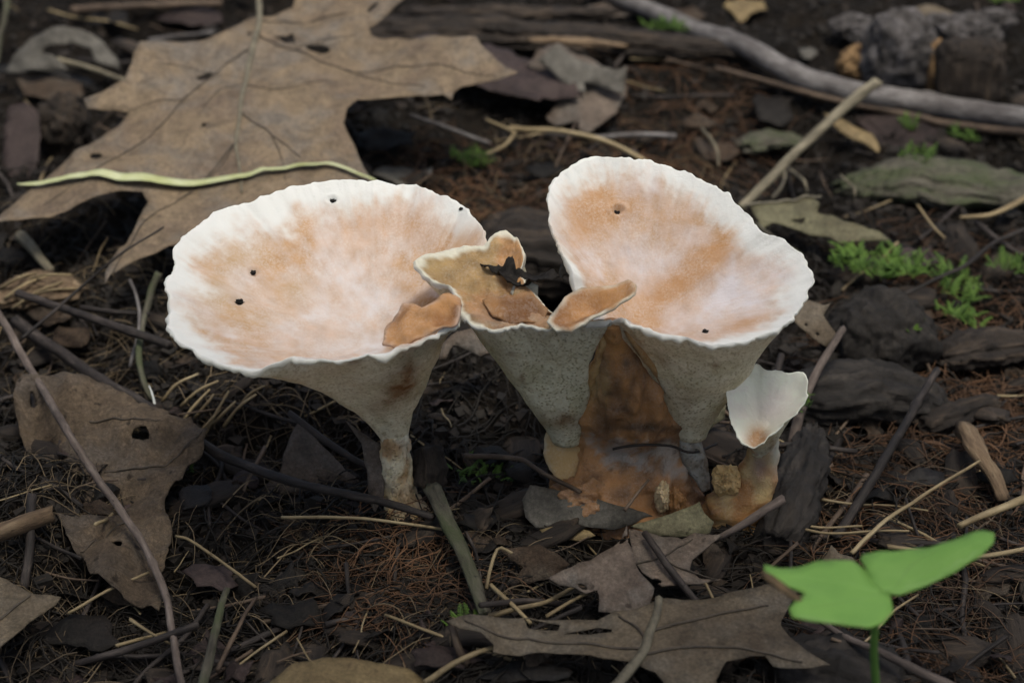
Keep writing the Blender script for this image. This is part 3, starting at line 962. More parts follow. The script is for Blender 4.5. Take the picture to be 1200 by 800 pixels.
# the big shallow funnel on its own stem
mA = root('funnel_mushroom', at(470, 598, 0.0), 'broad funnel mushroom with wide white rim standing alone on a thin stained stem', 'mushroom')
rimL = [(203, 290), (216, 277), (240, 260), (264, 244), (300, 234), (335, 222), (370, 215), (400, 212), (435, 213), (468, 215), (497, 221), (522, 231), (542, 243),
        (556, 258), (568, 276), (568, 295, -0.35), (558, 315, -0.6), (548, 338, -0.5), (542, 358, -0.1), (534, 376), (512, 391), (490, 401), (460, 408), (430, 414), (400, 419), (368, 417), (345, 414),
        (326, 421), (300, 431), (276, 430), (248, 420), (222, 407), (203, 393), (198, 375), (203, 355), (197, 340), (199, 326), (207, 313), (203, 300)]
cap(mA, rimL, 8.6, (0.02, 0.20), (390, 330), (432, 340), 2.1, at(463, 520, 2.35), (0.38, 0.35), col_left,
    under(211, [(468, 452, 22, 16, -50, 1.0), (455, 470, 30, 8, -20, 0.5), (415, 425, 8, 4, 0, 0.8), (480, 440, 10, 22, 0, 0.6)]), 21, power=1.7,
    pits=[(279, 352, 7, 0.16), (297, 319, 6, 0.16), (390, 234, 5, 0.10), (543, 246, 3, 0.06), (258, 284, 3, .06), (500, 385, 24, 0.22)], lump_amp=0.22, bulge=0.34)

def col_stemA(px, py, V):
    m = fbm(V * 1.5, 4, 221)
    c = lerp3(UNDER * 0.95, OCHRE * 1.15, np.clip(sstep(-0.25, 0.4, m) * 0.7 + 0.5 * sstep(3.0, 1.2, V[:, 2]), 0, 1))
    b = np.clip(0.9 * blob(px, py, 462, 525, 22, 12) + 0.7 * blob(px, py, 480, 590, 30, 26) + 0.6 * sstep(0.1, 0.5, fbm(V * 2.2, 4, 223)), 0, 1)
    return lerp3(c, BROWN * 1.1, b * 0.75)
loft('stem', mA, [(at(478, 618, -0.5), 0.75, 0.7), (at(474, 598, 0.0), 0.66, 0.6), (at(468, 570, 0.8), 0.58, 0.55), (at(464, 540, 1.75), 0.50, 0.47), (at(463, 514, 2.55), 0.47, 0.44), (at(464, 498, 3.1), 0.40, 0.38)],
     'stem_flesh', col_stemA, seed=22, rough=0.42, freq=1.5)
lf = Leaf((450, 540), 1.4, (0.3, 1.6), 0.05)
lf.p0 = at(446, 535, 1.9)
lf.blade('ragged_web', [(405, 492), (420, 505), (445, 520), (452, 545), (450, 580), (440, 600), (432, 585), (430, 550), (422, 520)], [], 'rosy_leaf', mA, 0.2, 0.05, 0.05)

# the joined pair on a shared brown base
mB = root('joined_mushroom', at(735, 598, 0.0), 'pair of joined funnel mushrooms, one tall and one torn, sharing a brown base', 'mushroom')
rimR = [(728, 370), (746, 378), (772, 388), (802, 395), (836, 402), (866, 398), (892, 391), (912, 384), (925, 374), (938, 360), (946, 344), (950, 325), (946, 308), (936, 296),
        (921, 285), (905, 277), (890, 271), (881, 258), (868, 244), (850, 230), (833, 218), (813, 207), (790, 198), (765, 191), (740, 187), (714, 184), (690, 188), (668, 198),
        (652, 212), (643, 232), (645, 255), (652, 278), (661, 297), (670, 312, -0.2), (684, 336, -0.8), (704, 360, -0.8)]
cap(mB, rimR, 9.4, (-0.06, 0.48), (790, 300), (762, 336), 1.7, at(810, 510, 2.6), (0.50, 0.45), col_right,
    under(311, [(775, 420, 14, 10, 40, .5), (800, 470, 16, 18, 0, 0.5), (838, 428, 4, 3, 0, .9), (745, 400, 8, 16, -35, .5)]), 31, power=1.5,
    pits=[(724, 246, 6, 0.18), (828, 388, 6, 0.05)], lump_amp=0.20, scallop=0.08, bulge=0.25, flare=1.15)
rimM = [(489, 306), (494, 316), (514, 329), (530, 334), (537, 346), (541, 361), (552, 375), (575, 383), (596, 382), (616, 380), (645, 381), (666, 378), (690, 375), (706, 374), (714, 371, -0.05),
        (704, 364, -0.3), (676, 360, -0.5), (652, 354, -0.5), (636, 345, -0.3), (622, 332, -0.2), (611, 318, -0.1), (614, 301, 0.1), (606, 286, 0.15), (591, 278, 0.15), (576, 281, 0.1), (565, 288), (548, 288), (524, 292), (503, 298)]
cap(mB, rimM, 8.6, (0.0, 0.18), (600, 350), (598, 340), 0.8, at(664, 516, 2.4), (0.48, 0.42), col_mid,
    under(411, [(655, 492, 26, 10, 0, .9), (700, 440, 8, 26, 20, .5), (707, 395, 4, 5, 0, .9), (600, 415, 5, 3, 0, .8), (612, 443, 3, 5, 0, .9)]), 41, power=1.2,
    scallop=0.06, mat_in='cap_bare', lump_amp=0.55, fine=0.16, bulge=-0.05, names=('torn_cap', 'underside'), flare=1.12)

def col_pillar(px, py, V):
    m = 0.6 * fbm(V * np.array([2.2, 2.2, 0.6]), 4, 501) + 0.5 * fbm(V * 1.6, 4, 502)
    c = lerp3(np.array([0.38, 0.185, 0.07]), np.array([0.19, 0.10, 0.048]), sstep(-0.3, 0.3, m))
    c = lerp3(c, ORANGE * 0.95, np.clip(blob(px, py, 722, 395, 20, 22) + 0.8 * blob(px, py, 690, 470, 12, 26), 0, 1))
    c = lerp3(c, OCHRE * 1.0, np.clip(0.8 * blob(px, py, 690, 450, 14, 20) + 0.5 * blob(px, py, 710, 450, 5, 20), 0, 1))
    gz = np.clip(1.1 * blob(px, py, 745, 532, 56, 26) + 0.8 * blob(px, py, 800, 545, 24, 26) + 0.5 * blob(px, py, 690, 510, 20, 10), 0, 1)
    c = lerp3(c, GREY * np.array([0.80, 0.80, 0.82]), sstep(0.35, 0.75, gz * (0.72 + 1.3 * fbm(V * 2.6, 5, 505, 0.65))) * 0.6)
    c = lerp3(c, np.array([0.07, 0.038, 0.018]), np.clip(0.9 * blob(px, py, 733, 425, 5, 5) + 0.9 * blob(px, py, 713, 462, 5, 4) + 0.6 * blob(px, py, 760, 500, 40, 5, 6) + 0.7 * blob(px, py, 735, 502, 30, 4), 0, 1))
    return c
loft('stem', mB, [(at(738, 622, -0.7), 2.75, 1.7), (at(736, 596, 0.0), 2.55, 1.55), (at(733, 570, 0.7), 2.30, 1.35), (at(735, 540, 1.5), 2.12, 1.15), (at(737, 510, 2.35), 1.98, 1.05),
                  (at(738, 480, 3.5), 1.80, 1.45), (at(733, 450, 4.8), 1.38, 1.25), (at(727, 420, 6.1), 0.80, 0.85), (at(721, 396, 7.2), 0.42, 0.42), (at(716, 378, 8.0), 0.28, 0.3)],
     'brown_flesh', col_pillar, sides=96, n=80, seed=51, rough=0.16, freq=0.8, groove=0.22)
def fold(pts, r, colr, m='brown_flesh'):
    P = crom([at(*p) for p in pts], 40)
    V, F, tc = tube_data(P, np.interp(np.linspace(0, 1, 40), [0, .15, .7, 1], [r * .5, r, r * 1.1, r * .4]), 12, 0.7, 0.8, nseed(), nfreq=0.6)
    mm = fbm(V * 2.5, 4, 533)
    mk('fold', V, F, M[m], mB, tc=V, col=lerp3(np.asarray(colr), np.asarray(colr) * np.array([.5, .4, .3]), sstep(-.2, .4, mm)))
fold([(727, 376, 8.1), (742, 398, 7.35), (757, 420, 6.5), (772, 438, 5.7), (786, 462, 4.6), (800, 492, 3.3)], 0.16, ORANGE * 0.45 + OCHRE * 0.35)
fold([(712, 378, 8.0), (708, 400, 7.2), (702, 422, 6.3), (694, 445, 5.3), (686, 470, 4.2), (676, 500, 3.0)], 0.14, OCHRE * 0.8 + ORANGE * 0.3)
fold([(716, 440, 5.7), (712, 460, 4.9), (708, 485, 3.9), (700, 505, 3.1)], 0.16, OCHRE)
fold([(806, 488, 3.2), (808, 510, 2.7), (816, 540, 1.8), (826, 575, 0.7)], 0.30, GREY * 0.8, 'stem_flesh')

def lobe(parent, name, pts_in, colr, th=0.14, ref=None, z=8.0, slope=(0, 0.3), m='cap_bare', cr=0.08, edge=None, dish=0.0):
    """a small curled flap of mushroom flesh with a thick pale edge"""
    lf = Leaf((0, 0), 0, slope, cr, cfreq=0.9) if False else Leaf(ref, 0, slope, cr, cfreq=0.8)
    lf.p0 = at(ref[0], ref[1], z)
    o2 = roughen(lf.loc(pts_in), 0.10, 0.09, lf.seed); lf.poly = o2
    qq, F = sheet2d(o2, [], 0.14)
    dd = np.min(np.linalg.norm(qq[:, None] - o2[None], axis=2), axis=1)
    top = lf.world(qq) - lf.n * (dish * sstep(0, 0.8, dd))[:, None]
    V, faces = thicken(top, F, lf.n[None], th)
    e = sstep(0.16, 0.03, dd)
    m_ = fbm(np.c_[qq * 1.5, np.zeros(len(qq))], 4, lf.seed)
    c = lerp3(np.asarray(colr), np.asarray(colr) * np.array([0.55, 0.48, 0.42]), sstep(-.3, .4, m_))
    c = lerp3(c, CREAM if edge is None else np.asarray(edge), e * np.clip(0.5 + 0.9 * fbm(np.c_[qq * 2.2, np.zeros(len(qq))], 3, lf.seed + 2), 0.1, 0.9))
    cu = np.tile(UNDER if edge is None else np.asarray(edge) * 0.9, (len(qq), 1))
    return mk(name, V, faces, M[m], parent, tc=np.vstack([np.c_[qq, np.zeros(len(qq))]] * 2) + lf.seed, col=np.vstack([c, cu]))

lobe(mA, 'curled_fold', [(446, 404), (453, 384), (463, 368), (474, 355), (488, 354), (500, 362), (514, 356), (528, 346), (538, 348), (539, 362), (531, 378), (508, 391), (482, 400), (462, 405)],
     ORANGE * 0.75 + TAN * 0.25, 0.10, (492, 380), 8.25, (0.30, 0.30), cr=0.5, edge=PINK, dish=0.25)
lobe(mB, 'lobe', [(640, 378), (650, 366), (664, 350), (682, 340), (700, 337), (720, 335), (736, 332), (746, 337), (745, 345), (735, 352), (715, 361), (696, 369), (685, 378), (668, 386), (650, 386)],
     ORANGE * 0.7 + TAN * 0.2, 0.11, (700, 355), 9.0, (0.26, 0.16), dish=0.42, cr=0.2)
lobe(mB, 'flap', [(536, 312), (556, 300), (580, 300), (602, 310), (598, 324), (576, 332), (552, 328)], ORANGE * 0.35 + OCHRE * 0.3, 0.08, (570, 316), 8.45, (0.15, 0.35), cr=0.45, edge=OCHRE * 0.8)
lobe(mB, 'flap', [(566, 350), (590, 344), (616, 346), (642, 360), (636, 374), (606, 378), (578, 370)], ORANGE * 0.3 + BROWN * 0.6, 0.08, (605, 360), 8.35, (-0.1, 0.3), cr=0.45, edge=TAN * 0.7)
lobe(mB, 'shard', [(598, 345), (604, 333), (620, 329), (632, 332), (632, 350), (629, 367), (618, 362), (606, 355)], CREAM * 0.75, 0.10, (615, 350), 8.2, (0.1, 1.4), edge=CREAM * 0.7)
lobe(mB, 'ear', [(637, 512), (641, 503), (650, 512), (662, 520), (668, 510), (678, 507), (686, 516), (688, 530), (692, 545), (680, 552), (668, 566), (655, 562), (645, 550), (638, 530)],
     OCHRE * 0.8 + ORANGE * 0.2, 0.22, (662, 535), 1.9, (0.2, 1.8), edge=CREAM * 0.7, cr=0.25)
lump('knob', None, at(776, 583, 1.15), 0.26, 0.3, 0.62, 'stem_flesh', rough=0.55, parent=mB, n=28, col=OCHRE * 0.9 + 0.1)
lump('knob', None, at(792, 590, 0.85), 0.34, 0.3, 0.55, 'brown_flesh', rough=0.6, parent=mB, n=28, col=ORANGE * 0.5)
lump('knob', None, at(690, 590, 0.65), 1.3, 0.7, 0.75, 'brown_flesh', rough=0.65, parent=mB, n=28, col=BROWN * 0.8)

# the small spoon-shaped one
mC = root('small_mushroom', at(868, 612, 0.0), 'small pale spoon shaped mushroom on a knobbly orange brown stem', 'mushroom')
rimS = [(900, 512), (888, 522), (876, 520), (866, 506), (857, 488), (853, 470), (854, 455), (863, 441), (881, 430), (902, 434), (925, 437), (940, 436), (946, 450), (943, 468), (932, 484), (916, 497)]
def col_small(px, py, t, q, cs):
    c = np.tile(np.array([0.86, 0.88, 0.77]), (len(px), 1))
    c = lerp3(c, np.array([0.76, 0.64, 0.64]), np.clip(0.7 * blob(px, py, 905, 480, 26, 20) + 0.3 * sstep(-.1, .4, fbm(q * 2, 4, 601)), 0, 0.9))
    c = lerp3(c, ORANGE * 0.8, np.clip(1.2 * blob(px, py, 888, 515, 14, 16), 0, 0.9))
    return lerp3(c, np.array([0.86, 0.86, 0.76]), sstep(0.93, 1.03, t))
cap(mC, rimS, 5.0, (0.10, 0.85), (898, 470), (893, 494), 0.85, at(893, 530, 2.6), (0.36, 0.34), col_small, under(611, [(905, 520, 8, 12, 0, .6)]), 61,
    power=1.3, scallop=0.07, th=0.09, nang=200, nin=60, nout=24, lump_amp=0.26, fine=0.06)
def col_stemC(px, py, V):
    m = fbm(V * 1.6, 4, 621)
    c = lerp3(ORANGE * 0.62, OCHRE * 0.9, sstep(-0.2, 0.4, m))
    c = lerp3(c, CREAM * 0.8, np.clip(0.9 * blob(px, py, 910, 525, 8, 26) + 0.5 * blob(px, py, 888, 520, 4, 14), 0, 1))
    c = lerp3(c, np.array([0.30, 0.22, 0.22]), 0.6 * np.clip(blob(px, py, 890, 545, 9, 16), 0, 1))
    return lerp3(c, BROWN * 0.6, np.clip(sstep(0.2, 0.55, fbm(V * 3, 4, 625)), 0, 1) * 0.7)
loft('stem', mC, [(at(864, 632, -0.6), 1.45, 1.0), (at(864, 606, 0.0), 1.30, 0.95), (at(868, 585, 0.7), 1.08, 0.85), (at(885, 562, 1.4), 0.66, 0.55), (at(891, 540, 2.1), 0.52, 0.45), (at(893, 518, 3.0), 0.50, 0.42), (at(895, 505, 3.5), 0.42, 0.34)],
     'brown_flesh', col_stemC, sides=48, n=44, seed=63, rough=0.30, freq=1.2)
lump('knob', None, at(851, 563, 1.5), 0.46, 0.45, 0.55, 'stem_flesh', rough=0.45, parent=mC, n=28, col=OCHRE * 0.9 + ORANGE * 0.2)

# ------------------------------------------------------------------ leaves
L1 = Leaf((285, 150), 4.0, (0.02, 0.20), 0.6, 0.2, 0.24, curl=0.7)
big_outline = [(343, 7), (320, 17), (300, 23), (283, 32), (253, 42), (200, 55), (167, 62), (163, 67), (157, 87), (147, 103), (120, 115), (100, 122), (103, 131), (133, 127), (150, 127),
    (140, 140), (110, 163), (73, 190), (50, 203), (30, 220), (13, 240), (0, 260), (-6, 276), (0, 277), (33, 262), (60, 265), (86, 251), (117, 238), (143, 229), (167, 227), (174, 238), (166, 256), (157, 282),
    (140, 307), (127, 330), (126, 352), (133, 336), (160, 322), (200, 297), (245, 280), (330, 270), (420, 262), (440, 232), (437, 210), (425, 190), (410, 165), (403, 150), (407, 135),
    (420, 126), (434, 121), (467, 119), (520, 118), (530, 121), (532, 112), (541, 106), (560, 103), (583, 104), (607, 101), (588, 87), (565, 72), (558, 63), (513, 56), (467, 48), (436, 44),
    (433, 38), (455, 25), (482, 2), (500, -25), (470, -45), (420, -30), (385, -50), (350, -20)]
oak('oak_leaf', 'big tan lobed oak leaf with small holes, a pale grass blade across it', L1, big_outline,
    [[(322, 43), (336, 42), (343, 36), (346, 50), (334, 51)], ell(373, 60, 15, 5, 5), ell(239, 88, 11, 3.5, -22), ell(113, 184, 8, 3, 0), ell(240, 154, 3, 3), ell(293, 42, 2.5, 2), ell(437, 17, 9, 2, -45)],
    'tan_leaf',
    [('midrib', [(303, -30), (304, 5), (304, 30), (297, 60), (289, 90), (284, 120), (282, 140), (277, 172), (281, 198), (284, 230)], 0.17, 0.05),
     ('vein', [(291, 62), (252, 84), (216, 118), (180, 155), (140, 184)], 0.041, 0.022), ('vein', [(284, 138), (318, 160), (352, 184)], 0.038, 0.019),
     ('vein', [(287, 95), (262, 108), (240, 130)], 0.025, 0.015), ('vein', [(345, 62), (380, 50), (420, 45)], 0.025, 0.015), ('vein', [(400, 78), (440, 95), (500, 108)], 0.025, 0.015), ('vein', [(252, 84), (220, 80), (185, 85)], 0.025, 0.015), ('vein', [(216, 118), (180, 120), (150, 125)], 0.025, 0.015), ('vein', [(318, 160), (330, 185), (335, 215)], 0.025, 0.015), ('vein', [(230, 215), (200, 215), (160, 218)], 0.02, 0.012), ('vein', [(304, 27), (350, 24), (405, 22)], 0.038, 0.022), ('vein', [(302, 45), (345, 62), (400, 78), (470, 82), (540, 92), (580, 98)], 0.034, 0.015),
     ('vein', [(280, 170), (255, 197), (215, 225)], 0.034, 0.019), ('vein', [(288, 100), (330, 108), (380, 96)], 0.026, 0.015), ('vein', [(276, 172), (230, 215), (175, 262), (135, 335)], 0.034, 0.019), ('vein', [(150, 176), (110, 205), (50, 240)], 0.026, 0.015)],
    step=0.5, rough=0.05)

# pale grass blade over it
def ribbon(name, label, P, Wd, m, cat, th=0.03, cup=0.12, group=None, twist=0.25):
    n = len(P); T, N, B = frames(P)
    V, tc = [], []
    L = np.concatenate([[0], np.cumsum(np.linalg.norm(np.diff(P, axis=0), axis=1))])
    for i in range(n):
        b = B[i] - T[i] * 0; u = N[i]
        a = twist * i / n
        b, u = b * math.cos(a) + u * math.sin(a), u * math.cos(a) - b * math.sin(a)
        for k in (-1, -0.5, 0, 0.5, 1):
            V.append(P[i] + b * Wd[i] * k + u * (cup * Wd[i] * k * k)); tc.append((k * Wd[i], 0, L[i]))
        for k in (1, 0.5, 0, -0.5, -1):
            V.append(P[i] + b * Wd[i] * k + u * (cup * Wd[i] * k * k - th)); tc.append((k * Wd[i], 0.2, L[i]))
    F = []
    for i in range(n - 1):
        for k in range(10):
            F.append((i * 10 + k, i * 10 + (k + 1) % 10, (i + 1) * 10 + (k + 1) % 10, (i + 1) * 10 + k))
    F.append(tuple(range(9, -1, -1))); F.append(tuple((n - 1) * 10 + k for k in range(10)))
    o = mk(name, V, F, M[m], tc=np.array(tc))
    return tag(o, label, cat, group)
bp = [(20, 215), (45, 213), (100, 215), (150, 219), (200, 216), (240, 213), (290, 210), (325, 203), (350, 196), (385, 196), (415, 203), (440, 212)]
q = crom(L1.loc(bp), 60)
ribbon('pale_sedge', 'thin pale yellow green grass blade lying across the big oak leaf', L1.world(q, 0.20), np.interp(np.linspace(0, 1, 60), [0, .1, .3, .55, 1], [0.03, 0.18, 0.35, 0.21, 0.08]), 'green_blade', 'grass')

Leaf((500, 90), 0, (0, 0), 0.1)
def simple(name, label, ref, z, slope, outline, m, holes=(), crumple=0.18, cf=0.55, step=0.3, rough=0.06, ribs=(), curl=0.0, vm='vein', th=0.05, wave=0.0):
    L = Leaf(ref, z, slope, crumple, wave, cf, curl=curl)
    if ribs: return oak(name, label, L, outline, list(holes), m, ribs, step=step, rough=rough, vm=vm, th=th)
    return L.blade(name, outline, list(holes), m, None, step, rough, th, label, 'leaf')

simple('purple_leaf', 'dark purple brown leaf with ragged edge half under the big oak leaf', (560, 80), 1.6, (0, 0.15),
       [(475, 48), (500, 40), (540, 50), (570, 52), (598, 60), (622, 70), (650, 82), (672, 92), (680, 115), (640, 112), (632, 120), (600, 112), (560, 100), (500, 80)], 'purple_leaf', crumple=0.4)
simple('crumpled_leaf', 'grey brown crumpled leaf folded beside the dark purple leaf', (680, 110), 1.2, (0.1, 0.35),
       [(618, 84), (634, 66), (652, 55), (668, 66), (692, 74), (716, 86), (735, 80), (732, 112), (728, 118), (712, 138), (692, 152), (678, 150), (677, 140), (650, 146), (640, 138), (655, 120), (632, 110), (660, 100)],
       'rosy_leaf', crumple=0.75, cf=0.45)
simple('folded_scrap', 'slate grey leaf scrap standing behind the crumpled leaf', (672, 84), 1.7, (0.1, 0.9),
       [(630, 72), (652, 54), (675, 68), (700, 76), (722, 82), (735, 78), (730, 112), (700, 100), (684, 96), (686, 110), (660, 96)], 'slate_leaf', crumple=0.3)
simple('curled_leaf', 'pale grey curled leaf arched over dark litter near the bark clod', (70, 65), 2.2, (0.0, 0.9),
       [(0, 78), (15, 60), (35, 42), (65, 30), (95, 33), (120, 46), (134, 62), (138, 76), (124, 74), (112, 72), (105, 56), (85, 50), (55, 56), (48, 62), (70, 72), (80, 82), (50, 84), (20, 82)], 'slate_leaf', crumple=0.6, cf=0.6, curl=-0.8)
simple('dark_curl', 'thin dark blue grey curled leaf edge below the grey curled leaf', (50, 86), 1.2, (0, 0.5), [(-2, 80), (30, 76), (70, 82), (100, 90), (111, 98), (104, 103), (80, 94), (50, 88), (20, 86), (-2, 90)], 'black_leaf', crumple=0.3)
simple('oval_leaf', 'purple brown oval leaf leaning on the bark clod', (22, 165), 1.2, (0.2, 0.7), [(5, 150), (12, 125), (30, 120), (44, 130), (48, 160), (45, 190), (35, 214), (15, 214), (4, 195)], 'purple_leaf', crumple=0.15)
lump('bark_clod', 'dark furrowed clod of bark beside the purple oval leaf', g(73, 152, 0.9), 1.25, 1.0, 1.6, 'rotten', 'clod', 0.35, 1.6)
simple('lower_scrap', 'tan brown leaf scrap in shade below the grey curled leaf', (60, 103), 0.8, (0, 0.2), [(20, 92), (60, 90), (95, 98), (98, 112), (60, 118), (28, 112)], 'brown_leaf', crumple=0.3)
simple('torn_leaf', 'broad torn brown leaf crossed by a long pinkish twig', (130, 560), 0.9, (0.05, 0.10),
       [(57, 449), (78, 448), (107, 451), (132, 454), (142, 460), (175, 475), (187, 481), (200, 485), (202, 491), (225, 494), (246, 515), (240, 526), (220, 542), (207, 557), (195, 566), (191, 585), (200, 610),
        (196, 640), (186, 672), (194, 700), (186, 724), (165, 712), (140, 700), (110, 690), (100, 664), (84, 640), (70, 612), (52, 585), (46, 555), (40, 528), (26, 515), (22, 490), (24, 466), (34, 452)],
       'torn_leaf', [ell(166, 512, 10, 6, -10), ell(52, 508, 9, 7, 30), ell(40, 476, 5, 3), ell(138, 648, 7, 5), ell(100, 590, 3, 2)], crumple=1.2, cf=0.40, rough=0.14,
       ribs=[('vein', [(105, 492), (150, 498), (190, 502)], 0.04, 0.02), ('vein', [(120, 545), (160, 542), (205, 528), (235, 518)], 0.05, 0.03), ('vein', [(150, 610), (120, 625), (95, 650)], 0.04, 0.02)])
simple('corner_leaf', 'grey brown leaf edge curling up beside the cut end of a straw', (25, 715), 1.6, (-0.05, 0.2), [(-30, 660), (0, 676), (20, 686), (45, 696), (72, 698), (66, 706), (30, 730), (8, 755), (-10, 770), (-40, 740)], 'grey_leaf', crumple=0.2,
       ribs=[('vein', [(-20, 740), (10, 715), (35, 696)], 0.05, 0.03)])
simple('triangular_leaf', 'dark mauve triangular leaf propped behind the thin stained stem', (365, 535), 1.0, (-0.1, 0.8), [(328, 552), (338, 515), (350, 492), (362, 505), (385, 530), (408, 552), (432, 575), (438, 588), (400, 585), (360, 580), (305, 578), (312, 568)], 'rosy_leaf', crumple=0.2)
simple('ochre_leaf', 'ochre rounded leaf bulging up at the bottom of the litter', (405, 785), 1.3, (0, 0.05), [(310, 790), (345, 775), (390, 770), (440, 772), (480, 776), (500, 785), (498, 800), (470, 812), (400, 820), (330, 812)], 'ochre_leaf', crumple=0.2, curl=-0.5)
L2 = Leaf((740, 745), 1.6, (0.0, 0.12), 0.3, 0.08, 0.3)
oak('lobed_leaf', 'wide grey brown lobed leaf with a split and a curved petiole', L2,
    [(524, 728), (545, 722), (580, 722), (620, 724), (660, 724), (700, 724), (720, 716), (745, 712), (772, 702), (800, 706), (840, 700), (880, 690), (905, 684), (935, 690), (922, 715), (914, 732), (925, 748), (945, 765), (972, 780),
     (940, 784), (905, 782), (895, 772), (880, 772), (850, 780), (838, 800), (850, 830), (800, 840), (770, 790), (745, 776), (700, 768), (650, 762), (610, 768), (578, 764), (580, 755), (565, 742), (540, 738)],
    [[(612, 725), (658, 727), (655, 733), (618, 736)], [(660, 737), (700, 731), (718, 734), (716, 737), (690, 739)]], 'grey_leaf',
    [('petiole', [(772, 702), (770, 720), (762, 742), (754, 765), (735, 790), (715, 815)], 0.13, 0.17), ('vein', [(758, 752), (745, 735), (725, 722)], 0.05, 0.03), ('vein', [(762, 742), (820, 728), (900, 712)], 0.05, 0.03), ('vein', [(756, 762), (690, 752), (600, 748), (545, 730)], 0.05, 0.03),
     ('vein', [(752, 768), (840, 762), (940, 778)], 0.05, 0.03)], step=0.4, rough=0.06)
simple('rosy_leaf', 'rosy grey moth eaten leaf propped above the wide lobed leaf', (735, 660), 1.9, (-0.1, 0.45),
       [(735, 616), (728, 632), (712, 642), (690, 656), (660, 670), (643, 679), (655, 686), (672, 690), (685, 698), (698, 692), (702, 705), (700, 716), (730, 720), (760, 712), (768, 690), (762, 680), (750, 668), (742, 650), (736, 636)], 'rosy_leaf', [ell(731, 632, 6, 2.5, -45), ell(682, 688, 6, 3, 30), ell(692, 700, 4, 3)], crumple=0.22, rough=0.08)
simple('pointed_leaf', 'grey brown leaf with sharp bristle tips beside the rosy leaf', (790, 655), 1.5, (0.0, 0.25),
       [(736, 622), (760, 626), (800, 628), (815, 622), (845, 626), (830, 640), (812, 655), (808, 668), (820, 676), (846, 679), (815, 682), (795, 685), (776, 690), (768, 684), (752, 672), (742, 655)], 'rosy_leaf', [ell(770, 682, 6, 3, 10)], crumple=0.3, rough=0.06,
       ribs=[('vein', [(738, 664), (775, 652), (812, 630)], 0.04, 0.02), ('vein', [(775, 652), (805, 668), (840, 679)], 0.035, 0.02)])
simple('dark_scrap', 'dark olive leaf scrap with turned up edge against the brown base', (785, 612), 1.3, (-0.3, 0.8), [(738, 617), (765, 608), (795, 598), (820, 588), (826, 600), (836, 612), (832, 624), (800, 628), (760, 626)], 'olive_leaf', crumple=0.2)
simple('base_leaf', 'grey leaf folded against the foot of the joined pair', (680, 595), 0.9, (0.0, 0.6), [(612, 585), (622, 568), (650, 572), (690, 582), (725, 594), (765, 606), (738, 616), (712, 620), (700, 618), (660, 616), (628, 618), (616, 605)], 'slate_leaf', crumple=0.35, cf=0.5)
simple('peaked_scrap', 'peaked brown leaf scrap spotted with mould beside the rosy leaf', (635, 655), 1.0, (0.1, 0.7), [(584, 640), (600, 641), (630, 638), (652, 648), (668, 660), (648, 676), (620, 684), (600, 682), (612, 664), (598, 656)], 'brown_leaf', crumple=0.3)
simple('ochre_flake', 'ochre leaf flake under the grey folded leaf', (670, 627), 0.6, (0.0, 0.4), [(632, 620), (655, 615), (690, 622), (698, 628), (680, 633), (640, 630)], 'ochre_leaf', crumple=0.12)
simple('heart_leaf', 'grey tan leaf scrap jutting out beside the black rotten clod', (955, 378), 2.6, (-0.2, 0.6), [(925, 372), (932, 358), (948, 350), (966, 356), (975, 353), (965, 370), (975, 385), (984, 396), (972, 408), (955, 398), (938, 386)], 'grey_leaf', [ell(945, 380, 2, 2), ell(958, 391, 2.5, 2)], crumple=0.2)
simple('arched_leaf', 'grey olive leaf arching behind the tall cap with a pale stalk', (955, 258), 1.6, (0.0, 0.35), [(878, 246), (900, 240), (930, 236), (955, 232), (960, 240), (958, 250), (975, 255), (1000, 265), (1030, 275), (1042, 283), (1010, 284), (985, 288), (960, 276), (930, 272), (905, 262), (893, 270)], 'olive_leaf', [[(925, 258), (945, 255), (940, 262)]], crumple=0.4,
       ribs=[('petiole', [(872, 246), (900, 241), (935, 234), (962, 229)], 0.09, 0.07)])
simple('fan_leaf', 'dull olive ribbed leaf scrap between the brown base and the small mushroom', (818, 488), 1.2, (0.1, 0.7), [(800, 495), (812, 478), (835, 470), (852, 476), (850, 490), (838, 500), (826, 512), (812, 508)], 'olive_leaf', crumple=0.35)
simple('holed_leaf', 'mauve grey leaf with a round hole tucked between the two stems', (555, 405), 2.2, (0.1, 0.6), [(508, 418), (518, 400), (535, 388), (556, 384), (580, 388), (592, 400), (580, 412), (562, 418), (548, 410), (530, 404), (522, 420)], 'rosy_leaf', [ell(535, 412, 6, 4)], crumple=0.2)
simple('straw_scrap', 'small tan leaf tip sticking up behind the green seedling', (975, 655), 0.9, (0, 0.6), [(955, 664), (968, 650), (974, 640), (982, 650), (1000, 654), (1005, 664), (985, 668)], 'grey_leaf', crumple=0.2)
simple('split_leaf', 'tan dry leaf split into pointed strips below the pale leaning stick', (1000, 150), 0.9, (0, 0.3), [(965, 132), (985, 140), (1005, 152), (1022, 158), (1032, 175), (1030, 180), (1015, 168), (1000, 165), (985, 155)], 'ochre_leaf', crumple=0.15)
simple('mauve_leaf', 'mauve brown flat leaf between the mossy bark and grey branch', (1045, 150), 0.5, (0, 0.15), [(1000, 136), (1050, 132), (1100, 150), (1098, 172), (1060, 180), (1030, 172)], 'purple_leaf', crumple=0.2)
simple('ivory_scrap', 'small pale ivory leaf scrap beside the grey branch', (945, 62), 0.6, (0, 0.2), [(936, 58), (950, 56), (958, 62), (950, 70), (940, 68)], 'slate_leaf', crumple=0.1)
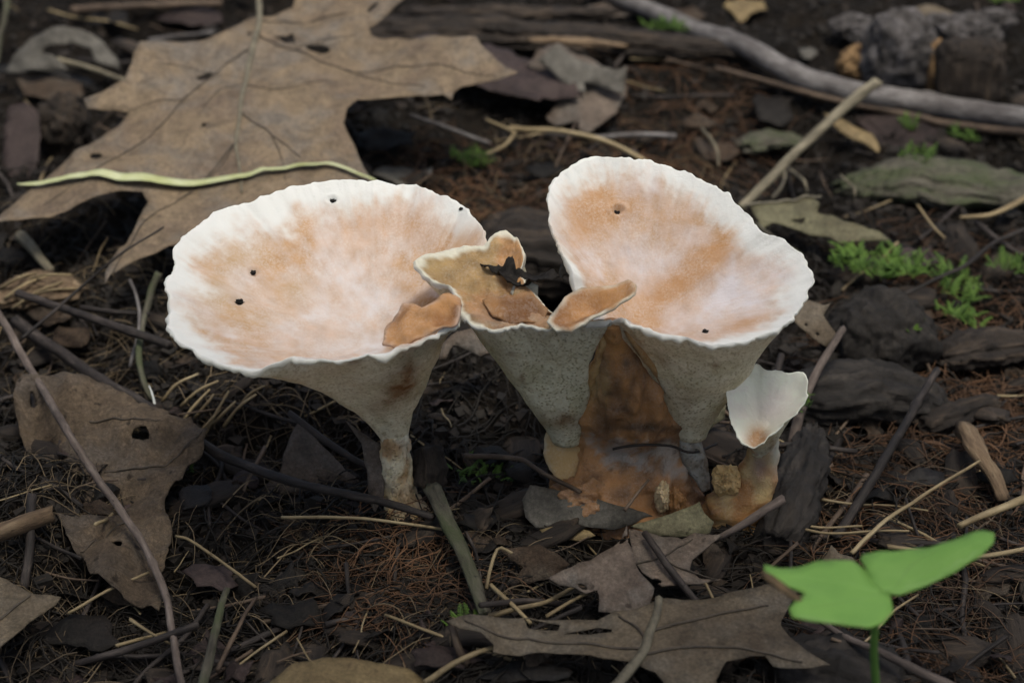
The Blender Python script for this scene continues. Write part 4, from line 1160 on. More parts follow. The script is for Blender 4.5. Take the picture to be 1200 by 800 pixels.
for i, (cx, cy_, rx, ry, m, lb) in enumerate([
        (905, 130, 26, 24, 'dark_leaf', 'dark upright leaf scrap under the grey branch by the pale leaning stick'), (1120, 205, 28, 8, 'olive_leaf', 'pale olive bark leaf lying on the mossy bark slab'),
        (730, 12, 40, 10, 'rosy_leaf', 'rosy brown leaf lying across the rotten log'), (870, 12, 26, 14, 'ochre_leaf', 'tan brown leaf beside the far end of the grey branch'), (800, 22, 30, 12, 'brown_leaf', 'brown leaf piece lying next to the grey branch'),
        (225, 18, 40, 12, 'purple_leaf', 'mauve leaf half hidden behind the big oak leaf'), (120, 20, 40, 12, 'dark_leaf', 'dark leaf behind the grey curled leaf'), (1090, 20, 40, 12, 'grey_leaf', 'grey leaf behind the lichen covered bark lump'),
        (455, 165, 40, 14, 'dark_leaf', 'dark leaf in the shade under the big oak leaf'), (475, 205, 34, 10, 'slate_leaf', 'dark grey bark flake beside the wide white rim'), (1115, 190, 10, 8, 'dark_leaf', 'small dark leaf on the mossy bark slab'),
        (1180, 250, 18, 8, 'dark_leaf', 'dark chip of leaf near the straw by the mossy slab'), (60, 370, 30, 14, 'brown_leaf', 'brown leaf flake under the crossing dark sticks'), (85, 395, 22, 14, 'brown_leaf', 'torn brown flake below the crossing dark sticks'),
        (230, 585, 24, 16, 'black_leaf', 'black leaf in the hollow beside the broad torn leaf'), (345, 720, 40, 18, 'dark_leaf', 'dark wet leaf among the straws of the lower litter'), (250, 680, 34, 20, 'purple_leaf', 'purple leaf scrap beside the long pinkish twig'),
        (150, 690, 30, 22, 'brown_leaf', 'brown leaf corner under the long pinkish twig'), (100, 745, 50, 22, 'dark_leaf', 'dark brown leaf near the curling grey corner leaf'), (560, 610, 24, 10, 'dark_leaf', 'dark leaf scrap beside the flat bark strip'),
        (520, 775, 50, 14, 'purple_leaf', 'reddish brown leaf under the wide lobed leaf'), (620, 785, 60, 14, 'black_leaf', 'black leaf under the edge of the wide lobed leaf'), (838, 650, 14, 14, 'brown_leaf', 'brown leaf scrap behind the bristle tips'),
        (1170, 560, 24, 12, 'dark_leaf', 'dark flake beside the tan rotten splinter'), (1080, 560, 34, 12, 'black_leaf', 'black leaf lying among rusty rootlets'), (990, 765, 40, 14, 'dark_leaf', 'dark leaf under the green seedling'),
        (1110, 235, 30, 10, 'slate_leaf', 'grey flake at the foot of the mossy bark slab'), (1075, 300, 30, 10, 'purple_leaf', 'purple brown flake behind the green moss'), (845, 180, 24, 10, 'brown_leaf', 'brown flake behind the tall white rim'),
        (820, 145, 26, 8, 'brown_leaf', 'brown bark flake under the grey branch'), (640, 200, 24, 10, 'dark_leaf', 'dark flake left of the tall white rim'), (15, 300, 24, 12, 'dark_leaf', 'dark flake below the pointed lobe of the big oak leaf')]):
    rnd = random.Random(i * 7 + 1)
    n = 11
    pts = []
    for k in range(n):
        a = k / n * 2 * math.pi; r = rnd.uniform(0.65, 1.15)
        pts.append((cx + rx * r * math.cos(a), cy_ + ry * r * math.sin(a)))
    simple('leaf_scrap', lb, (cx, cy_), 0.55, (rnd.uniform(-0.15, 0.15), rnd.uniform(0.0, 0.4)), pts, m, crumple=0.35, rough=0.12)

# black curled bits in the torn cup
L = Leaf((600, 325), 0, (0.05, 0.25), 0.5, cfreq=1.6); L.cr = 0.55; L.p0 = at(603, 325, 8.75)
L.blade('black_curl', [(564, 306), (580, 308), (590, 312), (602, 306), (606, 318), (632, 320), (650, 324), (656, 332), (640, 338), (625, 340), (610, 334), (596, 330), (580, 318)], [], 'dark_leaf', None, 0.12, 0.12, 0.05, 'black curled leaf scrap lying in the torn cup', 'leaf')
L = Leaf((668, 320), 0, (0.0, 1.2), 0.15, cfreq=1.5); L.p0 = at(667, 318, 8.7)
L.blade('husk', [(656, 312), (664, 303), (674, 304), (680, 314), (676, 324), (668, 330), (658, 328), (654, 320)], [ell(664, 325, 4, 4)], 'slate_leaf', None, 0.12, 0.04, 0.08, 'small grey black husk wedged beside the tall cap', 'husk')

# soil crumbs on the caps
for px, py, z, r, lb in [(279, 351, 7.25, 0.14, 'black crumb in the lower pit of the wide cap'), (297, 317, 7.55, 0.08, 'black crumb in the upper pit of the wide cap'), (390, 233, 9.35, 0.09, 'brown crumb near the far rim of the wide cap'),
                         (724, 246, 10.2, 0.11, 'black crumb in the pit of the tall cap'), (826, 388, 8.55, 0.09, 'black crumb just inside the near rim of the tall cap'), (541, 245, 9.45, 0.06, 'dark crumb on the pale edge of the wide cap')]:
    best = min(((np.where(t_ < 0.999, np.hypot(X_ - px, Y_ - py), 1e9)).min(), k_) for k_, (V_, X_, Y_, t_) in enumerate(CAPV[:3]))[1]
    V_, X_, Y_, t_ = CAPV[best]
    pc = V_[np.argmin(np.where(t_ < 0.999, np.hypot(X_ - px, Y_ - py), 1e9))]
    lump('soil_crumb', lb, pc + np.array([0, -0.02, 0.03]), r * 1.0, r * 0.9, r * 0.7, 'black_leaf', 'crumb', 1.2, 1.6, n=10)

# ------------------------------------------------------------------ sticks
twig('grey_branch', 'long thick grey branch with ring scars lying behind the litter', [(690, -18, 1.0), (760, 12, 1.0), (815, 36, 1.1), (870, 55, 1.1), (930, 88, 1.0), (1000, 108, 1.0), (1080, 122, 1.0), (1150, 134, 0.9), (1230, 146, 0.9)], 0.44, 0.58, 'grey_bark', 'branch', 18, 0.12, rough=0.10, knots=[(.33, .16), (.50, .12), (.76, .14)], n=110)
twig('split_branch', 'dark split stem with a pale edge lying along the grey branch', [(838, 80, 0.7), (900, 96, 0.8), (980, 118, 0.8), (1060, 134, 0.8), (1130, 148, 0.8), (1215, 158, 0.8)], 0.13, 0.20, 'brown_twig', 'stem', 10, 0.08, n=60)
twig('leaning_stick', 'pale weathered stick leaning up across the dark background soil', [(868, 243, 1.2), (900, 212, 2.0), (940, 172, 2.8), (985, 130, 3.6), (1028, 96, 4.3)], 0.17, 0.24, 'pale_stick', 'stick', 10, 0.08, rough=0.2, n=50, ridges=0.1)
twig('brown_stick', 'purple brown stick leaning over rusty rootlets beside the rotten clod', [(978, 630, 0.6), (1005, 590, 1.2), (1035, 540, 1.7), (1065, 490, 2.1), (1098, 434, 2.4)], 0.17, 0.14, 'dark_twig', 'stick', 10, 0.05, knots=[(.82, .45)])
twig('grey_stick', 'grey stick rising behind the small spoon shaped mushroom', [(928, 520, 0.6), (940, 480, 1.2), (958, 435, 2.0), (988, 385, 2.8)], 0.20, 0.13, 'pink_twig', 'stick', 10, 0.06)
twig('dark_arc', 'dark twig arching behind the green moss', [(1060, 345, 0.6), (1100, 325, 1.0), (1130, 312, 1.2), (1165, 285, 1.2), (1210, 265, 1.2)], 0.08, 0.10, 'dark_twig')
twig('long_twig', 'long pinkish grey twig crossing the broad torn leaf', [(-6, 362, 2.2), (12, 395, 2.2), (40, 440, 2.2), (75, 500, 2.2), (105, 548, 2.1), (140, 595, 2.0), (168, 640, 1.8), (190, 685, 1.6), (202, 740, 1.4), (214, 805, 1.2)], 0.15, 0.11, 'pink_twig', 'twig', 10, 0.08, knots=[(.45, .25), (.72, .35)], n=90)
twig('dark_pole', 'long dark purple stick running under the wide cap to a broken pink end', [(18, 376, 1.3), (70, 410, 1.3), (130, 450, 1.3), (175, 475, 1.2), (240, 522, 1.1), (300, 548, 1.1), (370, 570, 1.1), (440, 586, 1.1), (508, 606, 1.0)], 0.24, 0.12, 'dark_twig', 'stick', 12, 0.1, rough=0.18, n=90)
twig('black_stick', 'straight black stick with a chipped pale spot under the big oak leaf', [(20, 343, 2.3), (80, 364, 2.3), (140, 384, 2.2), (200, 405, 2.0)], 0.15, 0.16, 'dark_twig', 'stick', 10, 0.04, knots=[(.75, .2)])
twig('black_stub', 'short black stick behind the chipped black stick', [(95, 360, 1.6), (140, 366, 1.7), (175, 368, 1.6)], 0.10, 0.08, 'dark_twig', 'stick')
twig('fine_twig', 'fine dark twig slanting across the chipped black stick', [(26, 396, 2.6), (60, 366, 3.0), (100, 332, 3.3), (140, 298, 3.6), (192, 266, 3.8)], 0.07, 0.04, 'dark_twig', wob=0.14)
twig('upright_stem', 'olive grey stem bending down in front of the oak leaf tip', [(186, 320, 2.4), (176, 345, 1.8), (168, 375, 1.6), (163, 410, 1.6), (166, 440, 1.2), (178, 468, 0.6)], 0.14, 0.11, 'mossy_bark', 'stem')
twig('bent_twig', 'thin grey stem crossing the olive stem', [(152, 328, 2.4), (160, 352, 2.2), (162, 385, 1.8), (152, 430, 1.0)], 0.07, 0.06, 'grey_bark', 'stem')
twig('cut_stub', 'thick pale brown stub with a broken end left of the torn leaf', [(-20, 630, 1.0), (15, 618, 1.1), (60, 602, 1.2)], 0.30, 0.28, 'rotten_tan', 'stub', 12, 0.03, rough=0.2)
twig('dark_peg', 'dark upright peg under the pale brown stub', [(38, 580, 0.8), (34, 640, 0.8), (28, 690, 0.5)], 0.16, 0.14, 'dark_twig', 'stick')
twig('straw', 'pale dry straw slanting toward the grey corner leaf', [(80, 718, 1.2), (120, 695, 1.3), (175, 670, 1.3)], 0.05, 0.05, 'straw', 'straw', 6, 0.05)
twig('short_straw', 'short pale straw beside the long pinkish twig', [(152, 725, 1.0), (175, 740, 0.9), (200, 754, 0.7)], 0.06, 0.04, 'straw', 'straw', 6, 0.03)
twig('bent_straw', 'bent pale straw above the lower litter tangle', [(206, 628, 1.0), (222, 632, 1.3), (250, 650, 1.4), (280, 672, 1.2), (300, 688, 0.9)], 0.05, 0.05, 'straw', 'straw', 6, 0.04)
twig('olive_stem', 'olive dry stem standing up from the lower litter', [(236, 810, 1.2), (248, 760, 1.3), (258, 715, 1.3), (266, 690, 1.3)], 0.16, 0.10, 'mossy_bark', 'stem')
twig('forked_stem', 'thin tan stem beside the olive dry stem', [(255, 785, 0.8), (268, 755, 1.1), (285, 720, 1.1), (300, 700, 0.8)], 0.08, 0.05, 'brown_twig', 'stem')
twig('flat_strip', 'flat grey brown bark strip leaning between the stems', [(506, 570, 1.2), (525, 610, 1.2), (548, 660, 1.1), (568, 718, 0.8)], 0.30, 0.20, 'mossy_bark', 'bark', 12, 0.06, squash=0.5, rough=0.2)
chunk('bark_piece', 'blunt brown bark piece beside the thin stained stem', [(503, 572, 0.9), (504, 550, 1.4), (502, 522, 2.0)], [0.45, 0.55, 0.38], 0.55, 'rotten', 'bark', 20, 0.15, 0.15, 18)
twig('ochre_straw', 'ochre straw lying at the foot of the stained stem', [(330, 606, 0.7), (400, 606, 0.8), (450, 610, 0.8), (520, 620, 0.6)], 0.06, 0.05, 'straw', 'straw', 6, 0.04)
twig('root_loop', 'bent tan root reaching to the foot of the joined pair', [(545, 534, 1.0), (590, 536, 1.2), (615, 540, 1.3), (640, 556, 1.3), (680, 576, 1.4)], 0.10, 0.07, 'brown_twig', 'root')
twig('base_twig', 'thin dark twig lying across the grey mouldy base', [(718, 526, 2.9), (745, 521, 3.1), (785, 522, 3.0), (812, 530, 2.4), (840, 520, 1.8)], 0.045, 0.04, 'dark_twig')
twig('thorn', 'thin forked brown twig standing on the joined base', [(732, 598, 1.7), (745, 580, 2.0), (760, 562, 2.2)], 0.06, 0.04, 'brown_twig')
twig('slanting_stick', 'rosy bark stick resting on the foot of the small mushroom', [(838, 632, 1.2), (870, 615, 1.7), (895, 598, 2.0), (916, 586, 2.1)], 0.10, 0.17, 'pink_twig', 'stick')
twig('cross_straw', 'pale straw crossing the hollow below the grey folded leaf', [(575, 685, 0.9), (598, 706, 1.1), (622, 730, 0.9)], 0.07, 0.06, 'straw', 'straw', 6, 0.04)
twig('long_straw', 'long tan straw leading to the rosy moth eaten leaf', [(572, 722, 0.8), (610, 712, 1.0), (640, 705, 1.0), (672, 688, 1.0)], 0.09, 0.06, 'straw', 'straw', 6, 0.05)
twig('hook_straw', 'hooked straw lying in the shade by the peaked scrap', [(570, 690, 0.9), (575, 665, 1.2), (584, 642, 1.4), (600, 648, 1.4)], 0.06, 0.05, 'straw', 'straw', 6, 0.04)
twig('fallen_straw', 'straight straw behind the tip of the wide lobed leaf', [(640, 722, 1.0), (670, 704, 1.1), (694, 692, 1.1)], 0.06, 0.05, 'straw', 'straw', 6, 0.03)
twig('support_stem', 'brown stem standing under the wide lobed leaf tip', [(530, 735, 1.3), (538, 760, 0.9), (548, 778, 0.4)], 0.11, 0.13, 'brown_twig', 'stem')
twig('pale_stalk', 'pale stalk running below the wide lobed leaf', [(498, 800, 0.9), (530, 778, 1.0), (560, 764, 1.0), (580, 758, 0.9)], 0.10, 0.07, 'straw', 'straw', 7, 0.04)
twig('arched_straw', 'golden straw arching down toward the tall white rim', [(598, 150, 0.9), (618, 152, 1.2), (650, 153, 1.4), (690, 160, 1.4), (725, 172, 1.3), (760, 192, 1.0)], 0.13, 0.11, 'straw', 'straw', 8, 0.05)
twig('split_straw', 'short split straw hanging from the golden arched straw', [(604, 155, 1.1), (592, 170, 0.8), (566, 182, 0.4)], 0.10, 0.05, 'straw', 'straw', 6, 0.03)
twig('straw_spur', 'short golden straw spur pointing back from the arched straw', [(602, 154, 1.2), (588, 148, 1.3), (570, 140, 1.3)], 0.07, 0.04, 'straw', 'straw', 6, 0.03)
twig('grey_twig', 'short smooth grey twig behind the golden arched straw', [(640, 156, 0.9), (700, 160, 1.0), (750, 157, 1.0), (792, 160, 1.0)], 0.10, 0.13, 'grey_bark')
twig('shade_twig', 'pale grey twig emerging from under the big oak leaf', [(480, 135, 1.2), (515, 147, 1.0), (545, 158, 0.8), (575, 168, 0.4)], 0.09, 0.07, 'grey_bark')
twig('top_twig', 'pale twig lying across the grey curled leaf', [(68, 70, 1.8), (105, 80, 1.6), (152, 96, 1.2)], 0.14, 0.10, 'pale_stick')
twig('red_stick', 'reddish brown stick lying along the back of the litter', [(85, 12, 0.9), (140, 9, 0.9), (200, 6, 0.9), (260, 4, 0.9)], 0.22, 0.18, 'brown_twig', 'stick')
twig('back_twig', 'grey twig poking up in front of the big oak leaf', [(175, 48, 1.0), (210, 42, 1.2), (250, 38, 1.4)], 0.16, 0.10, 'grey_bark')
twig('tall_sedge', 'olive grass stem rising past the grey curled leaf', [(10, -12, 3.0), (6, 20, 2.4), (0, 45, 1.6), (-4, 75, 0.8)], 0.16, 0.14, 'mossy_bark', 'grass', 8)
twig('brown_spur', 'tan broken stalk under the left lobe of the big oak leaf', [(24, 276, 0.8), (44, 298, 0.9), (60, 318, 0.8)], 0.26, 0.16, 'pale_stick', 'stick')
twig('rotten_splinter', 'tan rotten splinter standing among rusty rootlets', [(1130, 500, 1.2), (1146, 530, 1.4), (1165, 560, 1.0), (1176, 584, 0.5)], 0.34, 0.22, 'rotten_tan', 'splinter', 12, 0.08, squash=0.6, rough=0.4, ridges=0.25)
twig('grass_straw', 'long dry grass straw slanting behind the green seedling', [(998, 648, 0.9), (1040, 608, 1.3), (1080, 580, 1.5), (1148, 540, 1.6)], 0.08, 0.05, 'straw', 'straw', 6, 0.06)
twig('thick_straw', 'thick broken straw pointing out over dark rootlets', [(1124, 616, 1.2), (1165, 598, 1.4), (1215, 578, 1.5)], 0.10, 0.15, 'straw', 'straw', 8, 0.05)
twig('side_straw', 'pale stem passing behind the green leaf tip', [(1040, 640, 1.0), (1110, 650, 1.1), (1160, 650, 1.2), (1215, 640, 1.2)], 0.09, 0.08, 'straw', 'straw', 6, 0.05)
twig('stalk', 'grey leaf stalk lying under the green seedling', [(955, 722, 1.2), (990, 745, 1.3), (1040, 768, 1.3), (1085, 790, 1.3), (1130, 812, 1.2)], 0.08, 0.17, 'pink_twig', 'stalk')
twig('shade_straw', 'pale straw pair lying behind the foot of the small mushroom', [(920, 608, 0.8), (960, 618, 0.9), (1010, 616, 0.8)], 0.05, 0.04, 'straw', 'straw', 6, 0.05)
twig('thin_straw', 'thin pale straw reaching toward the purple brown stick', [(920, 614, 0.7), (970, 625, 0.9), (1030, 622, 0.9), (1065, 622, 0.7)], 0.05, 0.04, 'straw', 'straw', 6, 0.05)
twig('edge_straw', 'broken pale straw by the mossy bark slab', [(1125, 255, 0.9), (1165, 250, 1.1), (1215, 225, 1.4)], 0.08, 0.13, 'straw', 'straw', 7, 0.05)
twig('edge_sedge', 'green brown grass stem running beside the tall cap rim', [(885, 262, 1.4), (910, 280, 1.2), (940, 298, 0.9)], 0.09, 0.06, 'mossy_bark', 'grass', 6)
for i, (a, b, lb) in enumerate([((700, 545), (650, 575), 'fine brown twig across the grey folded leaf'), ((1000, 235), (985, 205), 'fine upright rootlet behind the grey olive arched leaf'),
        ((905, 232), (920, 200), 'thin pale root standing by the leaning stick'), ((925, 198), (945, 228), 'thin bent root beside the leaning stick'), ((822, 150), (842, 195), 'pale crooked root above the tall white rim')]):
    twig('fine_root', lb, [(a[0], a[1], 0.6), ((a[0] + b[0]) / 2 + 6, (a[1] + b[1]) / 2, 1.2), (b[0], b[1], 0.7)], 0.08, 0.05, 'pale_stick', 'root', 6)

twig('white_thread', 'short white fungal thread at the foot of the olive grey stem', [(174, 452, 0.9), (179, 464, 0.7), (182, 478, 0.5)], 0.05, 0.04, 'white_mould', 'thread', 6, 0.02)
for a, b in [((205, 508), (246, 456)), ((236, 516), (268, 458)), ((212, 476), (256, 446)), ((246, 500), (276, 470)), ((190, 470), (232, 438)), ((228, 490), (250, 462)), ((262, 500), (300, 462)), ((222, 520), (258, 480)), ((280, 478), (310, 452))]:
    rnd = random.Random(a[0])
    twig('bunch_straw', 'thin tan straw in the loose bunch under the wide cap', [(a[0], a[1], 0.3), ((a[0] + b[0]) / 2 + rnd.uniform(-5, 5), (a[1] + b[1]) / 2 - 4, 0.8), (b[0], b[1], 0.7)], 0.07, 0.04, 'straw', 'straw', 6, 0.05, group='straws bunched under the wide cap')
for a, b in [((5, 350), (62, 322)), ((14, 362), (75, 330)), ((0, 338), (50, 320)), ((30, 350), (92, 338)), ((20, 332), (84, 322))]:
    twig('pad_straw', 'tan straw on the fibrous pad beside the crossing dark sticks', [(a[0], a[1], 1.1), ((a[0] + b[0]) / 2, (a[1] + b[1]) / 2 - 5, 1.8), (b[0], b[1], 1.1)], 0.06, 0.04, 'straw', 'straw', 6, 0.08, group='straws on the fibrous pad')

# ------------------------------------------------------------------ rotten wood and bark
chunk('straw_pad', 'tan fibrous pad of rotted straw beside the crossing dark sticks', [(-5, 352, 0.6), (40, 338, 1.0), (90, 342, 0.6)], [0.5, 0.9, 0.4], 0.5, 'rotten_tan', 'straw', 24, 0.4, 0.3, 30)
chunk('rotten_log', 'long rotten brown log lying behind the purple leaf', [(400, 42, 0.6), (520, 40, 0.9), (640, 44, 1.0), (760, 52, 0.9), (880, 62, 0.6)], [0.9, 1.1, 1.0, 0.9, 0.5], 0.55, 'rotten', 'log', 34, 0.35, 0.2, 90)
chunk('log_strip', 'upper strip of splintered wood behind the rotten log', [(470, 14, 0.8), (600, 16, 1.1), (720, 14, 1.0)], [0.4, 0.6, 0.3], 0.5, 'rotten', 'wood', 24, 0.4, 0.2, 60)
chunk('tan_splinter', 'tan splintered wood strip lying on the rotten log', [(620, 46, 1.3), (680, 50, 1.5), (740, 54, 1.2)], [0.18, 0.3, 0.12], 0.5, 'rotten_tan', 'splinter', 14, 0.4, 0.2, 30)
chunk('rotten_block', 'dark layered block of rotten wood between the caps', [(548, 300, 1.2), (600, 296, 1.6), (650, 302, 1.8), (700, 320, 1.2)], [1.1, 1.6, 1.6, 1.0], 0.7, 'rotten', 'wood', 34, 0.3, 0.2, 60)
chunk('wood_layer', 'dark wood layer lying over the layered block behind the torn cup', [(570, 262, 1.2), (610, 258, 1.5), (655, 262, 1.3)], [0.5, 0.7, 0.5], 0.45, 'rotten', 'wood', 24, 0.35, 0.2, 40)
lump('rotten_clod', 'black rotten wood clod between the moss and the grey stick', g(1028, 400, 0.5), 2.1, 1.8, 1.9, 'rotten_black', 'wood', 0.35, 1.3)
chunk('black_log', 'black crumbling log under the rotten clod', [(930, 470, 0.6), (1000, 460, 0.9), (1060, 466, 0.8), (1110, 480, 0.4)], [0.9, 1.2, 1.2, 0.7], 0.7, 'rotten_black', 'log', 30, 0.3, 0.3, 60)
chunk('stump_root', 'black root standing right behind the small mushroom stem', [(910, 640, 0.2), (928, 590, 0.8), (945, 540, 1.2), (955, 505, 1.0)], [0.7, 0.75, 0.6, 0.4], 0.8, 'rotten_black', 'root', 26, 0.3, 0.2, 40)
chunk('mossy_bark_piece', 'flat mossy bark slab below the grey branch', [(985, 218, 0.3), (1060, 210, 0.8), (1130, 218, 0.9), (1215, 228, 0.8)], [0.7, 1.5, 1.5, 1.0], 0.35, 'mossy_bark', 'bark', 32, 0.25, 0.25, 70)
chunk('bark_flake', 'olive bark flake beside the leaning stick', [(870, 172, 0.6), (905, 165, 0.8), (945, 168, 0.6)], [0.5, 0.8, 0.4], 0.4, 'mossy_bark', 'bark', 24, 0.3, 0.25, 30)
lump('bark_lump', 'lilac grey lichen covered bark lump behind the branch', g(1058, 62, 1.6), 1.9, 1.3, 2.0, 'lichen_bark', 'bark', 0.35, 1.2, flat=0.15)
lump('orange_lump', 'orange brown rotten wood lump beside the lilac bark lump', g(1005, 76, 1.0), 1.0, 0.9, 0.95, 'orange_bark', 'wood', 0.3, 1.5)
lump('bark_block', 'dark square bark block with a pale edge behind the branch', g(1135, 85, 1.6), 1.6, 1.0, 1.7, 'rotten', 'bark', 0.2, 1.2, flat=0.45)
lump('ochre_chip', 'ochre wood chip between the lilac lump and the square block', g(1098, 84, 1.4), 0.55, 0.8, 1.4, 'orange_bark', 'wood', 0.25, 1.4, flat=0.3)
for i, (px, py, r) in enumerate([(1100, 28, 0.8), (1120, 38, 0.8), (1135, 30, 0.9), (1150, 40, 0.8), (1165, 24, 0.9), (1128, 50, 0.7), (1000, 32, 1.0), (1015, 44, 0.7), (1080, 38, 0.7), (1150, 56, 0.7)]):
    lump('lichen_clump', 'grey crinkled lichen knob heaped behind the square bark block', g(px, py, 1.0), r * 1.1, r * 0.9, r * 0.6, 'lichen_bark', 'lichen', 0.6, 2.2, n=28, group='lichen knobs behind the bark block')
chunk('side_wood', 'dark ridge of wood running out from under the moss', [(1100, 420, 0.5), (1150, 408, 0.8), (1215, 402, 0.8)], [0.5, 0.8, 0.6], 0.6, 'rotten', 'wood', 26, 0.35, 0.25, 40)
chunk('buried_stick', 'buried dark wood strip among the rusty rootlets', [(1080, 500, 0.5), (1120, 486, 0.7), (1170, 470, 0.6)], [0.4, 0.5, 0.3], 0.7, 'rotten', 'wood', 20, 0.3, 0.25, 30)
chunk('corner_wood', 'dark wood block under the green seedling stem', [(900, 775, 0.1), (980, 790, 0.2), (1060, 810, 0.1)], [0.8, 1.2, 0.8], 0.6, 'rotten_black', 'wood', 26, 0.3, 0.25, 40)

# ------------------------------------------------------------------ moss
moss('moss_clump', 'largest feathery moss clump beside the tall cap', 1030, 338, 1.9, 1.1, 130, 0.9, 0.75)
moss('moss_clump', 'bright moss sprigs by the black rotten clod', 1118, 352, 0.9, 1.2, 46, 0.6, 0.75)
moss('moss_clump', 'moss shoots creeping over the dark wood ridge', 1125, 385, 0.9, 0.8, 36, 0.5, 0.6)
moss('moss_clump', 'moss sprig crossing the dark arching twig', 1180, 338, 0.9, 0.5, 30, 0.9, 0.7)
moss('moss_clump', 'small moss tuft under the golden arched straw', 553, 198, 0.9, 0.7, 60, 0.4, 0.5)
moss('moss_clump', 'small moss tuft on the rotten log', 780, 52, 1.0, 0.5, 46, 0.9, 0.6)
moss('moss_clump', 'moss dots on the mossy bark slab', 1070, 212, 0.9, 0.9, 36, 1.2, 0.5)
moss('moss_clump', 'bright moss spot beside the mauve flat leaf', 1065, 162, 0.5, 0.5, 24, 0.6, 0.5)
moss('moss_clump', 'moss spot at the pale edge of the bark slab', 1127, 190, 0.6, 0.4, 24, 1.2, 0.5)
moss('moss_clump', 'moss at the top of the lichen heap', 1172, 28, 0.9, 0.6, 40, 1.4, 0.7)
moss('moss_clump', 'moss speck on the black rotten clod', 1062, 425, 0.4, 0.6, 14, 1.7, 0.5)
moss('moss_clump', 'moss speck on the black root behind the small mushroom', 938, 515, 0.25, 0.4, 14, 1.5, 0.45)
moss('moss_clump', 'dim moss between the two stems in the shade', 560, 560, 0.9, 0.8, 30, 0.2, 0.5)
moss('moss_clump', 'dim moss at the edge of the broad torn leaf', 208, 560, 0.5, 0.5, 24, 0.5, 0.5)
moss('moss_clump', 'dim moss under the tip of the wide lobed leaf', 548, 742, 0.5, 0.5, 24, 0.2, 0.5)

# ------------------------------------------------------------------ green seedling
sd = root('seedling', g(1026, 860, 0), 'bright green three part seedling leaf on a thin stem', 'seedling')
GB = at(1030, 692, 8.2)
def leaflet(pts, slope, ref=(1030, 692), m='green_leaf', cr=0.32, ribs=()):
    L = Leaf((1000, 700), 0, slope, cr, cfreq=0.35); L.p0 = GB
    b = L.blade('leaflet', pts, [], m, sd, 0.25, 0.03, 0.03)
    for r in ribs: L.rib('vein', r, 0.02, 0.012, 'leaf_rib', b, 16, 0.0)
    return b
leaflet([(1030, 692), (1022, 684), (1016, 668), (1008, 654), (1010, 646), (1030, 642), (1060, 641), (1090, 640), (1110, 636), (1133, 627), (1153, 622), (1166, 625), (1164, 640), (1150, 655), (1120, 672), (1085, 686), (1052, 696)], (0.10, 0.25), ribs=[[(1030, 692), (1080, 672), (1150, 638)], [(1050, 684), (1070, 660), (1100, 645)], [(1060, 680), (1100, 676), (1125, 666)]])
leaflet([(1034, 690), (1044, 697), (1046, 718), (1034, 733), (1016, 741), (1000, 738), (982, 733), (950, 730), (928, 727), (924, 717), (934, 708), (944, 702), (925, 690), (912, 682), (896, 672), (895, 664),
         (915, 668), (935, 667), (955, 662), (975, 659), (1000, 662), (1018, 672)], (-0.05, 0.05), ribs=[[(1032, 692), (985, 684), (925, 674)], [(1032, 694), (990, 708), (940, 718)]])
L = Leaf((1000, 700), 0, (-0.15, 0.1), 0.12, cfreq=0.35); L.p0 = GB + np.array([0, 0, 0.05])
L.blade('withered_edge', [(893, 666), (906, 672), (918, 680), (930, 690), (942, 701), (936, 703), (920, 692), (905, 682), (895, 674)], [], 'torn_edge', sd, 0.15, 0.03, 0.05)
P = crom([GB - np.array([0, 0, 0.03]), at(1027, 720, 7.0), at(1024, 760, 5.4), at(1027, 815, 3.2), g(1026, 860, 0)], 30)
V, F, tc = tube_data(P, np.linspace(0.09, 0.12, 30), 8, 1, 0.05, 3)
mk('stem', V, F, M['green_stem'], sd, tc=tc)

# ------------------------------------------------------------------ scattered litter, each piece its own object
KEEP = [(-3.4, 0.2, 1.1), (3.6, 0.3, 3.0), (7.2, 0.0, 1.4)]
def free(x, y, pad=0.0):
    return all(math.hypot(x - a, y - b) > r + pad for a, b, r in KEEP)

def spot(rnd, zones=None):
    while True:
        if zones:
            x0, y0, x1, y1 = rnd.choice(zones)
        else:
            x0, y0, x1, y1 = -20, 0, 1220, 830
        P = at(rnd.uniform(x0, x1), y0 + (y1 - y0) * rnd.random() ** 0.8, 0.0)
        if free(P[0], P[1]): return P

def scrap_mesh(seed, m):
    """small crumpled leaf fragment about 1.6 cm across, centred on the origin"""
    rnd = random.Random(seed)
    n = 13; asp = rnd.uniform(0.45, 0.9)
    poly = np.array([(math.cos(k / n * 6.283) * rnd.uniform(0.5, 1.0), math.sin(k / n * 6.283) * rnd.uniform(0.5, 1.0) * asp) for k in range(n)])
    o2 = roughen(poly, 0.12, 0.20, seed)
    q, F = sheet2d(o2, [], 0.22)
    d = 0.85 * fbm(np.c_[q * 0.8, np.full(len(q), seed * 1.1)], 3, seed) + 0.25 * rnd.uniform(-1, 1) * q[:, 0] ** 2
    V, f = thicken(np.c_[q, d], F, np.array([[0, 0, 1.0]]), 0.04)
    o = mk('leaf_fragment', V, f, M[m], origin=(0, 0, 0), tc=np.vstack([np.c_[q, np.zeros(len(q))]] * 2) + seed)
    me = o.data
    bpy.data.objects.remove(o)
    return me

